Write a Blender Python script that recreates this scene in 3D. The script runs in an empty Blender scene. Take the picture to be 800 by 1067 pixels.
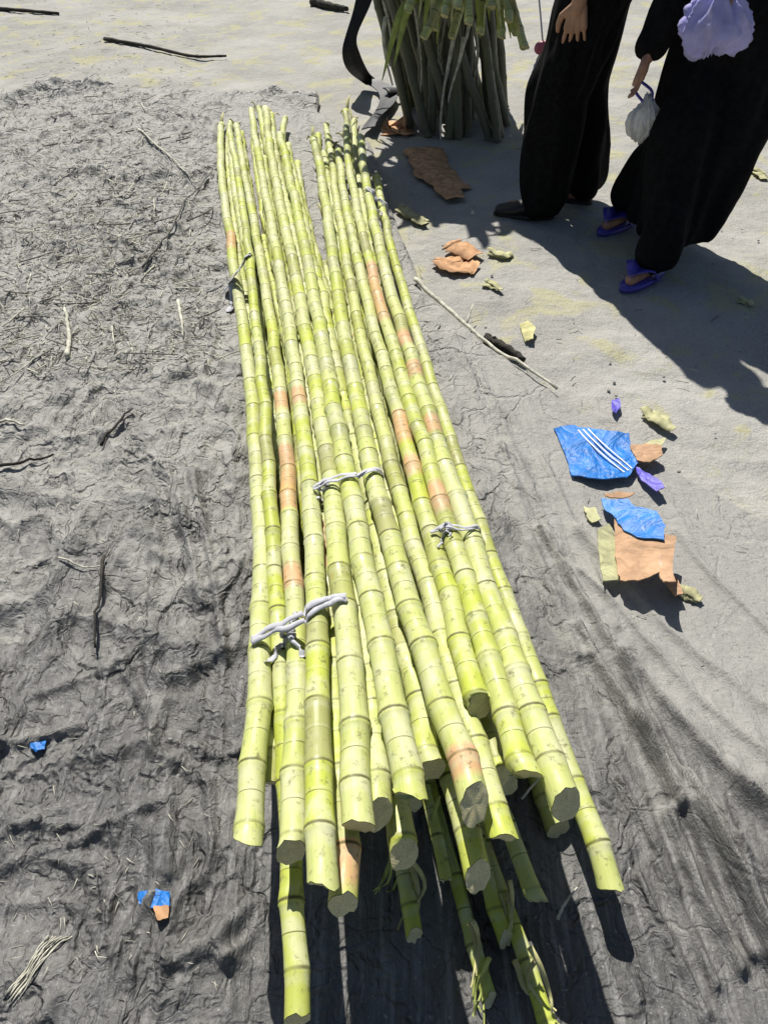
import bpy, bmesh, math, random
import numpy as np
from mathutils import Vector, Matrix, noise
from mathutils.bvhtree import BVHTree
from mathutils.geometry import tessellate_polygon

random.seed(11)
rng = np.random.default_rng(11)
scene = bpy.context.scene
COL = scene.collection
R = math.radians

# ------------------------------------------------------------------ camera
CAM_H, FOC, PITCH = 1.4, 770.0, R(45)
cd = bpy.data.cameras.new('camera')
cd.sensor_fit = 'VERTICAL'
cd.sensor_height = 24.0
cd.lens = FOC / 1067.0 * 24.0
cd.clip_start, cd.clip_end = 0.02, 2000.0
cam = bpy.data.objects.new('camera', cd)
cam.location = (0, 0, CAM_H)
cam.rotation_euler = (math.pi / 2 - PITCH, 0, 0)
COL.objects.link(cam)
scene.camera = cam


def ray(px, py):
    x = (px - 400) / FOC
    y = -(py - 533.5) / FOC
    return Vector((x, math.cos(PITCH) + y * math.sin(PITCH), -math.sin(PITCH) + y * math.cos(PITCH)))


def P(px, py, z=0.0):                       # survey point at height z
    d = ray(px, py)
    t = (z - CAM_H) / d.z
    return Vector((d.x * t, d.y * t, z))


def Q(px, py, Y):                           # survey point at ground distance Y
    d = ray(px, py)
    t = Y / d.y
    return Vector((d.x * t, Y, CAM_H + d.z * t))


# ------------------------------------------------------------------ light
SUN_EL = R(50)
SUN_AZ = math.atan2(-0.27, 0.96)            # towards the sun, from +Y
sun_dir = Vector((math.sin(SUN_AZ) * math.cos(SUN_EL), math.cos(SUN_AZ) * math.cos(SUN_EL), math.sin(SUN_EL)))
ld = bpy.data.lights.new('sun', 'SUN')
ld.energy = 5.0
ld.angle = R(0.53)
ld.color = (1.0, 0.965, 0.90)
lo = bpy.data.objects.new('sun', ld)
lo.rotation_euler = (-sun_dir).to_track_quat('-Z', 'Y').to_euler()
lo.location = (-2, 6, 8)
COL.objects.link(lo)
w = bpy.data.worlds.new('World')
scene.world = w
w.use_nodes = True
nt = w.node_tree
sky = nt.nodes.new('ShaderNodeTexSky')
sky.sky_type = 'NISHITA'
sky.sun_disc = False
sky.sun_elevation = SUN_EL
sky.sun_rotation = SUN_AZ
nt.nodes['Background'].inputs[1].default_value = 0.052
nt.links.new(sky.outputs[0], nt.nodes['Background'].inputs[0])
scene.view_settings.view_transform = 'Standard'
scene.view_settings.look = 'None'
scene.view_settings.gamma = 1
scene.view_settings.exposure = 0.35
scene.render.engine = 'CYCLES'
scene.cycles.use_denoising = True
scene.cycles.max_bounces = 6


# ------------------------------------------------------------------ material helper
class Mat:
    def __init__(s, name, rough=0.6, spec=0.4):
        s.m = bpy.data.materials.new(name)
        s.m.use_nodes = True
        s.t = s.m.node_tree
        s.b = s.t.nodes['Principled BSDF']
        s.b.inputs['Roughness'].default_value = rough
        s.b.inputs['Specular IOR Level'].default_value = spec

    def n(s, kind, **kw):
        nd = s.t.nodes.new('ShaderNode' + kind)
        for k, v in kw.items():
            setattr(nd, k, v)
        return nd

    def put(s, sock, v):
        if hasattr(v, 'is_output') or isinstance(v, bpy.types.NodeSocket):
            s.t.links.new(v, sock)
        else:
            if isinstance(v, tuple) and len(v) == 3 and len(sock.default_value) == 4:
                v = (*v, 1)
            sock.default_value = v

    def coord(s, scale=(1, 1, 1), rot=(0, 0, 0), out='Object'):
        c = s.n('TexCoord')
        mp = s.n('Mapping')
        mp.inputs['Scale'].default_value = scale
        mp.inputs['Rotation'].default_value = rot
        s.t.links.new(c.outputs[out], mp.inputs[0])
        return mp.outputs[0]

    def noise(s, vec, scale, detail=4, rough=0.55, dist=0.0):
        nd = s.n('TexNoise')
        s.put(nd.inputs['Vector'], vec)
        nd.inputs['Scale'].default_value = scale
        nd.inputs['Detail'].default_value = detail
        nd.inputs['Roughness'].default_value = rough
        nd.inputs['Distortion'].default_value = dist
        return nd.outputs[0]

    def ramp(s, fac, lo, hi, a=0.0, b=1.0):
        nd = s.n('MapRange')
        nd.interpolation_type = 'SMOOTHSTEP'
        s.put(nd.inputs[0], fac)
        for i, v in enumerate((lo, hi, a, b)):
            nd.inputs[i + 1].default_value = v
        return nd.outputs[0]

    def mix(s, fac, a, b, mode='MIX'):
        nd = s.n('Mix', data_type='RGBA', blend_type=mode)
        s.put(nd.inputs[0], fac)
        s.put(nd.inputs[6], a)
        s.put(nd.inputs[7], b)
        return nd.outputs[2]

    def math(s, op, a, b=0.0):
        nd = s.n('Math', operation=op)
        s.put(nd.inputs[0], a)
        s.put(nd.inputs[1], b)
        return nd.outputs[0]

    def attr(s, name):
        nd = s.n('Attribute')
        nd.attribute_name = name
        return nd.outputs['Fac']

    def color(s, v):
        s.put(s.b.inputs['Base Color'], v)

    def bump(s, height, strength=0.4, dist=0.01, prev=None):
        nd = s.n('Bump')
        nd.inputs['Strength'].default_value = strength
        nd.inputs['Distance'].default_value = dist
        s.put(nd.inputs['Height'], height)
        if prev is not None:
            s.put(nd.inputs['Normal'], prev)
        s.put(s.b.inputs['Normal'], nd.outputs[0])
        return nd.outputs[0]


def simple(name, col, rough=0.6, spec=0.4, var=0.25, scale=30.0, bump=0.15, bd=0.003):
    M = Mat(name, rough, spec)
    v = M.coord()
    nz = M.noise(v, scale, 5)
    M.color(M.mix(M.ramp(nz, 0.3, 0.7), tuple(c * (1 - var) for c in col), tuple(min(1, c * (1 + var)) for c in col)))
    M.bump(M.noise(v, scale * 3, 4), bump, bd)
    return M.m


# dusty road
M = Mat('dusty_ground', 0.92, 0.15)
v = M.coord()
c = M.mix(M.ramp(M.noise(v, 1.6, 5, 0.6), 0.35, 0.7), (0.275, 0.265, 0.24), (0.385, 0.372, 0.34))
c = M.mix(M.ramp(M.noise(v, 5.0, 4, 0.6, 0.6), 0.52, 0.64, 0, 0.75), c, (0.39, 0.37, 0.185))
c = M.mix(M.ramp(M.noise(v, 38.0, 4, 0.7), 0.56, 0.74, 0, 0.45), c, (0.20, 0.19, 0.175))
c = M.mix(M.ramp(M.noise(v, 160.0, 3, 0.6), 0.35, 0.65, 0, 0.35), c, (0.52, 0.51, 0.48))
M.color(c)
n1 = M.bump(M.noise(v, 14, 5, 0.65), 0.5, 0.03)
M.bump(M.noise(v, 130, 4, 0.7), 0.55, 0.006, n1)
MAT_GROUND = M.m

# crumpled grey plastic sheet
M = Mat('grey_plastic_sheet', 0.5, 0.35)
v = M.coord()
streak = M.coord((1, 0.07, 1), (0, 0, R(9)))
strk = M.noise(streak, 70, 4, 0.65)
big = M.noise(v, 1.3, 4, 0.6, 0.8)
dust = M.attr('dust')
c = M.mix(M.ramp(big, 0.3, 0.7), (0.088, 0.086, 0.082), (0.178, 0.173, 0.163))
c = M.mix(M.ramp(strk, 0.48, 0.68, 0, 0.5), c, (0.30, 0.295, 0.285))
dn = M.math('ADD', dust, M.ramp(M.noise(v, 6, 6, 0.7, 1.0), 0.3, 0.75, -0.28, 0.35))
c = M.mix(M.ramp(dn, 0.2, 0.9, 0, 0.95), c, (0.335, 0.325, 0.298))  # pale tone holds dust patches plus painted sheen towards the far end
c = M.mix(M.ramp(M.noise(v, 85, 4, 0.7), 0.57, 0.72, 0, 0.6), c, (0.045, 0.045, 0.045))
c = M.mix(M.ramp(M.noise(v, 120, 3, 0.7), 0.62, 0.74, 0, 0.55), c, (0.50, 0.49, 0.46))
M.color(c)
M.put(M.b.inputs['Roughness'], M.ramp(dn, 0.2, 0.95, 0.36, 0.75))
warp = M.n('TexNoise')
M.put(warp.inputs['Vector'], v)
warp.inputs['Scale'].default_value = 7
warp.inputs['Detail'].default_value = 4
vm = M.n('VectorMath', operation='MULTIPLY_ADD')
M.put(vm.inputs[0], warp.outputs['Color'])
vm.inputs[1].default_value = (0.22, 0.30, 0.0)
M.put(vm.inputs[2], v)
prev = None
for sc_, w_, st_, ds_ in ((4.5, .06, .6, .045), (12, .09, .5, .018), (37, .14, .4, .007)):
    mp = M.n('Mapping')
    mp.inputs['Scale'].default_value = (1.35, .8, 1)
    mp.inputs['Rotation'].default_value = (0, 0, R(8 + sc_ * 3))
    M.t.links.new(vm.outputs[0], mp.inputs[0])
    crk = M.n('TexVoronoi', feature='DISTANCE_TO_EDGE')
    M.put(crk.inputs['Vector'], mp.outputs[0])
    crk.inputs['Scale'].default_value = sc_
    cell = M.n('TexVoronoi', feature='F1')
    M.put(cell.inputs['Vector'], mp.outputs[0])
    cell.inputs['Scale'].default_value = sc_
    hgt = M.math('SUBTRACT', M.math('MULTIPLY', cell.outputs['Distance'], .9), M.ramp(crk.outputs['Distance'], 0.0, w_, .5, 0))
    prev = M.bump(M.math('MULTIPLY', hgt, M.math('SUBTRACT', 1.0, M.attr('calm'))), st_, ds_, prev)
n2 = M.bump(M.noise(v, 60, 6, 0.72, 1.0), 0.5, 0.010, prev)
M.bump(strk, 0.5, 0.008, n2)
MAT_TARP = M.m


# sugarcane rind
def cane_mat(name, shade=1.0, dusty=0.0):
    M = Mat(name, 0.45, 0.32)
    nd, tint, red, ang, ln = (M.attr(a) for a in ('nd', 'tint', 'red', 'ang', 'ln'))
    v = M.coord()
    cmb = M.n('CombineXYZ')
    M.put(cmb.inputs[0], M.math('MULTIPLY', ang, 3.0))
    M.put(cmb.inputs[1], M.math('MULTIPLY', ln, 2.2))
    M.put(cmb.inputs[2], M.math('MULTIPLY', tint, 9.0))
    fib = M.noise(cmb.outputs[0], 7, 4, 0.65)
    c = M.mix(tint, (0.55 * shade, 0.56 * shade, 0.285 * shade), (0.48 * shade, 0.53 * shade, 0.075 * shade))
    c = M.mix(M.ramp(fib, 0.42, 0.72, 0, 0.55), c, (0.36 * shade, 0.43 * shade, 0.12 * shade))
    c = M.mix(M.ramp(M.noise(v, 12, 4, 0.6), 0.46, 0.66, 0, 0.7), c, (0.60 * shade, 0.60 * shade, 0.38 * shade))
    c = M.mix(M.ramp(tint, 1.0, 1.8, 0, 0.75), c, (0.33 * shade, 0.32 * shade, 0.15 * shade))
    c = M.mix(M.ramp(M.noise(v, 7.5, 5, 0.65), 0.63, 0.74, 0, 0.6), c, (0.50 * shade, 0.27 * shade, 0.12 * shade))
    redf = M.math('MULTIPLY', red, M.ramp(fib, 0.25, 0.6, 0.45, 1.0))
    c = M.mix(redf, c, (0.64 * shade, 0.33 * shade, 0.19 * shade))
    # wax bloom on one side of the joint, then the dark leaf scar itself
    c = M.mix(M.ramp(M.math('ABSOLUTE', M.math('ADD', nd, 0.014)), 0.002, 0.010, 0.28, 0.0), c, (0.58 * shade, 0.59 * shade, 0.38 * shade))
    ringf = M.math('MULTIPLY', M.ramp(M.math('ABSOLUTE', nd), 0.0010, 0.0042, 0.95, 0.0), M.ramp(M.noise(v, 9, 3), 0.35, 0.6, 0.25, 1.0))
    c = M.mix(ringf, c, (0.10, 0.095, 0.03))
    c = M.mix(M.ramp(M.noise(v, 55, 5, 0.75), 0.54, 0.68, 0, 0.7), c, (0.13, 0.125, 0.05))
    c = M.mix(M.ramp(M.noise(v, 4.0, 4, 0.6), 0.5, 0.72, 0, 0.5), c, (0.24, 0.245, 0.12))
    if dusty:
        c = M.mix(dusty, c, (0.10, 0.098, 0.088))  # grey mixed in to paint shade onto the backlit stalks
    M.color(c)
    M.put(M.b.inputs['Roughness'], M.ramp(M.noise(v, 25, 3), 0.3, 0.7, 0.36, 0.68))
    M.bump(fib, 0.25, 0.002)
    return M.m


MAT_CANE = cane_mat('sugarcane_rind')
MAT_CANE_SHADED = cane_mat('shaded_sugarcane_rind', 0.36, 0.7)  # darkened copy of the rind, backlit shade painted into its colour

M = Mat('cut_cane_flesh', 0.7, 0.25)
v = M.coord()
dots = M.noise(v, 420, 2, 0.5)
c = M.mix(M.ramp(dots, 0.5, 0.62, 0, 0.8), (0.66, 0.61, 0.36), (0.48, 0.42, 0.22))
c = M.mix(M.ramp(M.noise(v, 60, 4), 0.45, 0.65, 0, 0.6), c, (0.58, 0.51, 0.28))
M.color(c)
M.bump(dots, 0.3, 0.002)
MAT_CUT = M.m
M = Mat('cut_cane_flesh_browned', 0.75, 0.2)
M.color(M.mix(M.ramp(M.noise(M.coord(), 90, 4), 0.35, 0.65), (0.46, 0.23, 0.11), (0.60, 0.37, 0.2)))
MAT_CUT_RED = M.m

MAT_LEAF = simple('dry_cane_leaf', (0.50, 0.47, 0.22), 0.7, 0.2, 0.35, 18)
MAT_LEAF_GREEN = simple('cane_leaf', (0.40, 0.45, 0.12), 0.55, 0.3, 0.3, 18)
MAT_BLACK = simple('black_cloth', (0.006, 0.006, 0.0065), 0.92, 0.1, 0.4, 60, 0.4, 0.004)
MAT_BLACK2 = simple('black_robe_cloth', (0.0055, 0.0055, 0.0065), 0.9, 0.12, 0.4, 45, 0.4, 0.004)
MAT_RUBBER = simple('black_rubber', (0.012, 0.012, 0.012), 0.55, 0.35, 0.3, 40)
MAT_SKIN = simple('skin', (0.36, 0.20, 0.13), 0.5, 0.35, 0.12, 40)
MAT_HAIR = simple('hair', (0.012, 0.010, 0.009), 0.6, 0.3, 0.3, 80)
MAT_SANDAL = simple('blue_sandal_plastic', (0.075, 0.06, 0.36), 0.4, 0.45, 0.2, 30)
MAT_SHOE = simple('dark_shoe_leather', (0.02, 0.018, 0.017), 0.5, 0.4, 0.3, 30)
MAT_EYE = simple('eye', (0.6, 0.58, 0.55), 0.2, 0.5, 0.05, 10)


def card(name, col, rough):
    M = Mat(name, rough, 0.35)
    v = M.coord()
    c = M.mix(M.ramp(M.noise(v, 16, 5, 0.65), 0.3, 0.7), tuple(x * .72 for x in col), tuple(min(1, x * 1.12) for x in col))
    c = M.mix(M.ramp(M.noise(v, 55, 6, 0.75, 1.5), 0.56, 0.70, 0, 0.6), c, (0.30, 0.27, 0.22))
    c = M.mix(M.ramp(M.noise(M.coord((1, .12, 1), (0, 0, R(35))), 90, 4, 0.7), 0.63, 0.7, 0, 0.5), c, (0.5, 0.48, 0.44))
    M.color(c)
    n1 = M.bump(M.noise(v, 9, 3, 0.5, 1.5), 0.6, 0.03)
    M.bump(M.noise(v, 60, 5, 0.7), 0.4, 0.005, n1)
    return M.m


MAT_BLUE = card('blue_printed_card', (0.02, 0.19, 0.60), .45)
MAT_NAVY = card('violet_printed_card', (0.13, 0.11, 0.55), .45)
MAT_KRAFT = card('brown_card', (0.50, 0.31, 0.185), .85)
MAT_PALE = card('pale_yellow_card', (0.55, 0.54, 0.30), .8)
MAT_WHITE = simple('white_print', (0.78, 0.80, 0.82), 0.6, 0.3, 0.08, 30)
MAT_PINK = simple('pink_plastic', (0.50, 0.14, 0.2), 0.45, 0.4, 0.15, 30)
MAT_STICK = simple('dark_stick_bark', (0.045, 0.04, 0.034), 0.85, 0.2, 0.45, 50, 0.6, 0.004)
MAT_STRAW = simple('pale_straw', (0.52, 0.50, 0.41), 0.7, 0.2, 0.3, 40)
MAT_STRAWD = simple('dark_straw', (0.14, 0.135, 0.12), 0.8, 0.2, 0.4, 40)
MAT_SHRED = simple('flattened_leaf', (0.40, 0.385, 0.22), 0.85, 0.15, 0.3, 40)
MAT_BROWN = simple('dry_brown_leaf', (0.50, 0.285, 0.15), 0.8, 0.2, 0.3, 30)


def plastic(name, col, alpha_t=0.35, rough=0.3):
    M = Mat(name, rough, 0.5)
    v = M.coord()
    M.color(M.mix(M.ramp(M.noise(v, 26, 4), 0.3, 0.7), tuple(x * 0.82 for x in col), col))
    M.b.inputs['Transmission Weight'].default_value = alpha_t
    M.b.inputs['IOR'].default_value = 1.15
    M.bump(M.noise(v, 60, 4), 0.4, 0.004)
    return M.m


MAT_TIE = plastic('white_plastic_strip', (0.58, 0.58, 0.62), 0.1)
MAT_BAG = plastic('lavender_plastic_film', (0.52, 0.50, 0.86), 0.25, 0.25)
MAT_BAGBLUE = plastic('blue_plastic_film', (0.10, 0.09, 0.5), 0.1)
MAT_BAGCLEAR = plastic('clear_plastic_film', (0.7, 0.71, 0.72), 0.35)


# ------------------------------------------------------------------ object helpers
def tag(o, label=None, cat=None, group=None, kind=None):
    for k, val in (('label', label), ('category', cat), ('group', group), ('kind', kind)):
        if val:
            o[k] = val
    return o


def empty(name, loc, label, cat, group=None):
    o = bpy.data.objects.new(name, None)
    o.location = loc
    o.empty_display_size = 0.1
    COL.objects.link(o)
    return tag(o, label, cat, group)


def mesh_obj(name, verts, faces, mat, parent=None, loc=None, smooth=True, attrs=None, mats=None, midx=None):
    """verts are world points; the mesh is stored around loc (or the parent's place)"""
    base = Vector(loc) if loc is not None else (Vector(parent.matrix_basis.translation) if parent else Vector((0, 0, 0)))
    if parent and parent.parent:
        base = Vector(parent.parent.matrix_basis.translation) + Vector(parent.matrix_basis.translation)
    me = bpy.data.meshes.new(name)
    me.from_pydata([Vector(p) - base for p in verts], [], faces)
    for mm in (mats or [mat]):
        me.materials.append(mm)
    if midx is not None:
        me.polygons.foreach_set('material_index', midx)
    if smooth:
        me.polygons.foreach_set('use_smooth', [True] * len(me.polygons))
    for k, arr in (attrs or {}).items():
        a = me.attributes.new(k, 'FLOAT', 'POINT')
        a.data.foreach_set('value', arr)
    me.update()
    o = bpy.data.objects.new(name, me)
    COL.objects.link(o)
    if parent:
        o.parent = parent
    else:
        o.location = base
    return o


def frame(t, up=Vector((0, 0, 1))):
    t = t.normalized()
    if abs(t.dot(up)) > 0.97:
        up = Vector((0, 1, 0))
    s = t.cross(up).normalized()
    return s, s.cross(t).normalized()


def tube(path, radii, sides=8, cap=True):
    V, F = [], []
    n = len(path)
    for i, p in enumerate(path):
        t = path[min(i + 1, n - 1)] - path[max(i - 1, 0)]
        s, u = frame(t)
        r = radii[i] if hasattr(radii, '__len__') else radii
        for k in range(sides):
            a = 2 * math.pi * k / sides
            V.append(p + s * (math.cos(a) * r) + u * (math.sin(a) * r))
    for i in range(n - 1):
        for k in range(sides):
            a, b = i * sides + k, i * sides + (k + 1) % sides
            F.append((a, b, b + sides, a + sides))
    if cap:
        F.append(tuple(range(sides))[::-1])
        F.append(tuple((n - 1) * sides + k for k in range(sides)))
    return V, F


def join(*vfs):
    V, F = [], []
    for v, f in vfs:
        o = len(V)
        V += list(v)
        F += [tuple(i + o for i in q) for q in f]
    return V, F


def spline(pts, n):
    """Catmull-Rom through pts"""
    pts = [Vector(p) for p in pts]
    if len(pts) == 2:
        return [pts[0].lerp(pts[1], i / (n - 1)) for i in range(n)]
    ext = [pts[0] * 2 - pts[1]] + pts + [pts[-1] * 2 - pts[-2]]
    out = []
    for i in range(n):
        f = i / (n - 1) * (len(pts) - 1)
        k = min(int(f), len(pts) - 2)
        t = f - k
        a, b, c, d = ext[k:k + 4]
        out.append(0.5 * ((2 * b) + (c - a) * t + (2 * a - 5 * b + 4 * c - d) * t * t + (3 * b - a - 3 * c + d) * t ** 3))
    return out


def ribbon(path, widths, side, thick=0.0015, curl=0.0):
    """flat blade along path, with thickness; side: width direction (vector or list)"""
    V, F = [], []
    n = len(path)
    for i, p in enumerate(path):
        s = side[i] if isinstance(side, list) else side
        t = (path[min(i + 1, n - 1)] - path[max(i - 1, 0)]).normalized()
        s = (s - t * s.dot(t)).normalized()
        u = s.cross(t).normalized()
        wd = widths[i] if hasattr(widths, '__len__') else widths
        for q, off in ((-1, 0), (0, -curl * wd), (1, 0)):
            for sg in (1, -1):
                V.append(p + s * (q * wd / 2) + u * (off + sg * thick / 2))
    for i in range(n - 1):
        a, b = i * 6, (i + 1) * 6
        F += [(a, a + 2, b + 2, b), (a + 2, a + 4, b + 4, b + 2), (a + 1, b + 1, b + 3, a + 3), (a + 3, b + 3, b + 5, a + 5),
              (a, b, b + 1, a + 1), (a + 4, a + 5, b + 5, b + 4)]
    for e in (0, (n - 1) * 6):
        F.append((e, e + 1, e + 3, e + 5, e + 4, e + 2))
    return V, F


# ------------------------------------------------------------------ numpy noise for the terrain
PERM = rng.random((256, 256))


def vnoise(x, y):
    xi, yi = np.floor(x).astype(int), np.floor(y).astype(int)
    fx, fy = x - xi, y - yi
    fx, fy = fx * fx * (3 - 2 * fx), fy * fy * (3 - 2 * fy)
    g = lambda a, b: PERM[a & 255, b & 255]
    return (g(xi, yi) * (1 - fx) + g(xi + 1, yi) * fx) * (1 - fy) + (g(xi, yi + 1) * (1 - fx) + g(xi + 1, yi + 1) * fx) * fy


def fbm(x, y, o=4, ridged=False):
    s, a, tot = 0, 1.0, 0
    for k in range(o):
        n_ = vnoise(x * 2 ** k + 17.3 * k, y * 2 ** k + 5.1 * k)
        if ridged:
            n_ = (1 - np.abs(2 * n_ - 1)) ** 2
        s = s + a * n_
        tot += a
        a *= 0.5
    return s / tot


def seg_dist(X, Y, pts):
    best = np.full(X.shape, 9.0)
    for a, b in zip(pts[:-1], pts[1:]):
        dx, dy = b.x - a.x, b.y - a.y
        L = dx * dx + dy * dy + 1e-9
        t = np.clip(((X - a.x) * dx + (Y - a.y) * dy) / L, 0, 1)
        best = np.minimum(best, np.hypot(X - a.x - t * dx, Y - a.y - t * dy))
    return best


CREASES = [  # (survey polyline, height, half width)
    ([(20, 115), (45, 103), (120, 96), (150, 88), (200, 86)], .045, .05),
    ([(235, 95), (265, 100), (330, 115)], .03, .04),
    ([(60, 245), (110, 250), (150, 290), (165, 280), (200, 225), (222, 192)], .02, .018),
    ([(150, 150), (185, 185), (205, 200)], .018, .016),
    ([(170, 500), (188, 520), (197, 560), (205, 600), (215, 640)], .028, .016),
    ([(205, 510), (222, 590), (230, 640), (240, 700)], .022, .011),
    ([(172, 540), (165, 590), (165, 640)], .02, .014),
    ([(118, 600), (112, 650), (105, 690)], .016, .009),
    ([(0, 793), (30, 786), (60, 780), (92, 768)], .022, .011),
    ([(40, 740), (100, 715), (140, 700)], .012, .010),
    ([(0, 887), (20, 873), (50, 868)], .014, .008),
    ([(45, 895), (90, 886), (130, 866), (180, 848)], .012, .007),
    ([(137, 712), (155, 745), (165, 775)], .018, .01),
    ([(180, 780), (210, 792), (232, 800), (258, 788)], .018, .009),
    ([(187, 795), (182, 860), (185, 920)], .016, .01),
    ([(130, 1003), (150, 965), (166, 945)], .018, .01),
    ([(185, 1012), (230, 988), (264, 950)], .024, .014),
    ([(240, 1010), (262, 985), (272, 960)], .02, .01),
    ([(20, 950), (60, 945), (90, 950)], .010, .012),
    ([(110, 470), (135, 455), (143, 443)], .015, .01),
    ([(225, 440), (255, 437)], .013, .008),
    ([(645, 694), (680, 735), (730, 792), (760, 822), (830, 880)], .012, .022),
    ([(760, 824), (800, 858), (860, 915)], .014, .024),
    ([(600, 660), (640, 735), (680, 800), (700, 850)], .026, .009),
    ([(705, 820), (740, 890), (775, 960), (805, 1020)], .032, .01),
    ([(690, 855), (720, 930), (765, 1015)], .028, .01),
    ([(640, 790), (665, 850), (700, 930)], .012, .012),
    ([(520, 470), (560, 590), (600, 690)], .012, .012),
    ([(560, 560), (640, 690), (720, 850), (790, 1000)], .028, .010),
    ([(600, 560), (690, 660), (790, 740)], .022, .014),
    ([(660, 920), (700, 1000), (730, 1060)], .018, .01),
    ([(745, 850), (775, 920), (800, 985)], .02, .01),
    ([(700, 540), (745, 620), (800, 690)], .012, .014),
    ([(760, 470), (780, 520), (800, 555)], .02, .02),
    ([(720, 395), (745, 430), (755, 455)], .02, .02),
    ([(480, 380), (520, 500), (545, 570)], .008, .012),
]
RFOLDS = [([(645, 694), (680, 735), (730, 792), (760, 822), (830, 885)], .028, .012),
          ([(600, 600), (640, 640), (720, 730), (800, 800)], .016, .0095),
          ([(700, 560), (740, 610), (800, 668)], .014, .0095),
          ([(610, 690), (660, 770), (720, 880), (775, 1000)], .022, .0085),
          ([(655, 760), (700, 830), (760, 940), (800, 1010)], .022, .0085),
          ([(640, 820), (690, 920), (740, 1030)], .018, .0085),
          ([(715, 850), (760, 930), (800, 990)], .02, .0085),
          ([(560, 480), (600, 560), (640, 660)], .010, .0085),
          ([(500, 400), (545, 500), (590, 610)], .010, .0085),
          ([(470, 350), (520, 470), (560, 560)], .008, .008),
          ([(690, 420), (730, 445), (790, 470)], .012, .012),
          ([(760, 880), (790, 920), (830, 960)], .022, .008)]
# line of the sheet's right-hand edge, far to near
EDGE = [P(x, y) for x, y in [(330, 118), (385, 150), (405, 215), (440, 308), (505, 364), (580, 418), (690, 488), (820, 560), (960, 640), (1250, 800)]]
EDGE_Y = np.array([p.y for p in EDGE][::-1])
EDGE_X = np.array([p.x for p in EDGE][::-1])
PILE_L = [P(x, y) for x, y in [(240, 1060), (245, 870), (258, 600), (250, 420), (235, 280), (222, 130)]]
PILE_R = [P(x, y) for x, y in [(660, 1060), (650, 920), (530, 600), (470, 420), (425, 281), (400, 150)]]


DUST = [P(x, y) for x, y in [(440, 308), (560, 420), (590, 520), (628, 630), (690, 715), (760, 800), (830, 870), (900, 940)]]
DUST_Y = np.array([p.y for p in DUST][::-1])
DUST_X = np.array([p.x for p in DUST][::-1])


def pile_mask(X, Y):
    xl = np.interp(Y, [p.y for p in PILE_L], [p.x for p in PILE_L])
    xr = np.interp(Y, [p.y for p in PILE_R], [p.x for p in PILE_R])
    d = np.minimum(X - xl, xr - X)
    return np.clip(d / 0.06, 0, 1) * np.clip((4.9 - Y) / 0.2, 0, 1)


def tarp_height(X, Y):
    wx = X + 0.10 * (fbm(X * 2.3, Y * 2.3, 3) - 0.5)
    wy = Y + 0.10 * (fbm(X * 2.3 + 40, Y * 2.3, 3) - 0.5)
    left = np.clip((0.1 - X) / 0.5, 0.0, 1.0)
    h = 0.012 * fbm(wx * 2.1, wy * 1.5, 3)
    h = h + (0.006 + 0.016 * left) * fbm(wx * 7.5 + 3, wy * 4.6, 3, True)
    fold = 1 - np.abs(2 * fbm(wx * 3.3 + 7, wy * 2.6 + 2, 2) - 1)
    h = h + (0.006 + 0.015 * left) * np.clip((fold - .72) / .28, 0, 1) ** 1.5
    fold2 = 1 - np.abs(2 * fbm(wx * 8.0 + 1, wy * 5.0 + 9, 2) - 1)
    h = h + (0.002 + 0.015 * left) * np.clip((fold2 - .74) / .26, 0, 1) ** 1.3
    h = h + (0.0025 + 0.011 * left) * fbm(wx * 24, wy * 15, 3, True)
    # long pulled wrinkles parallel to the pile
    h = h + 0.006 * fbm((wx + 0.13 * wy) * 26 + 9, wy * 2.2, 3, True)
    jit = 0.012 * (fbm(X * 14, Y * 14, 2) - 0.5)
    for pts, hh, wd in CREASES:
        d = seg_dist(X, Y, [P(x, y) for x, y in pts]) + jit
        h = h + hh * np.exp(-np.abs(d / wd) ** 1.6)
    m = pile_mask(X, Y)
    return 0.006 + h * (1 - 0.75 * m)


# ------------------------------------------------------------------ ground
def build_ground():
    ys = np.concatenate([[-150, -40, -8, -2], np.linspace(-1, 1, 30), np.geomspace(1.03, 10, 230), [12, 16, 25, 60, 200]])
    xs = np.concatenate([[-150, -40, -12, -6], np.linspace(-4.6, 4.6, 260), [6, 12, 40, 150]])
    X, Y = np.meshgrid(xs, ys)
    amp = np.clip((14 - np.hypot(X, Y)) / 4, 0, 1)
    Z = amp * (0.020 * fbm(X * 1.1, Y * 1.1, 3) + 0.030 * fbm(X * 5, Y * 5, 4) + 0.012 * fbm(X * 13, Y * 9, 3, True) - 0.032)
    # wheel-worn edge: the ground stays under the sheet
    ex = np.interp(Y, EDGE_Y, EDGE_X)
    under = np.clip((ex + 0.03 - X) / 0.06, 0, 1) * np.clip((5.1 - Y) / 0.2, 0, 1)
    Z = Z * (1 - under) - 0.022 * under
    n, m = X.shape
    V = [(float(a), float(b), float(c)) for a, b, c in zip(X.ravel(), Y.ravel(), Z.ravel())]
    F = [(i * m + j, i * m + j + 1, (i + 1) * m + j + 1, (i + 1) * m + j) for i in range(n - 1) for j in range(m - 1)]
    tag(mesh_obj('ground', V, F, MAT_GROUND), 'pale dusty trodden ground', None, None, 'structure')


build_ground()


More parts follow.
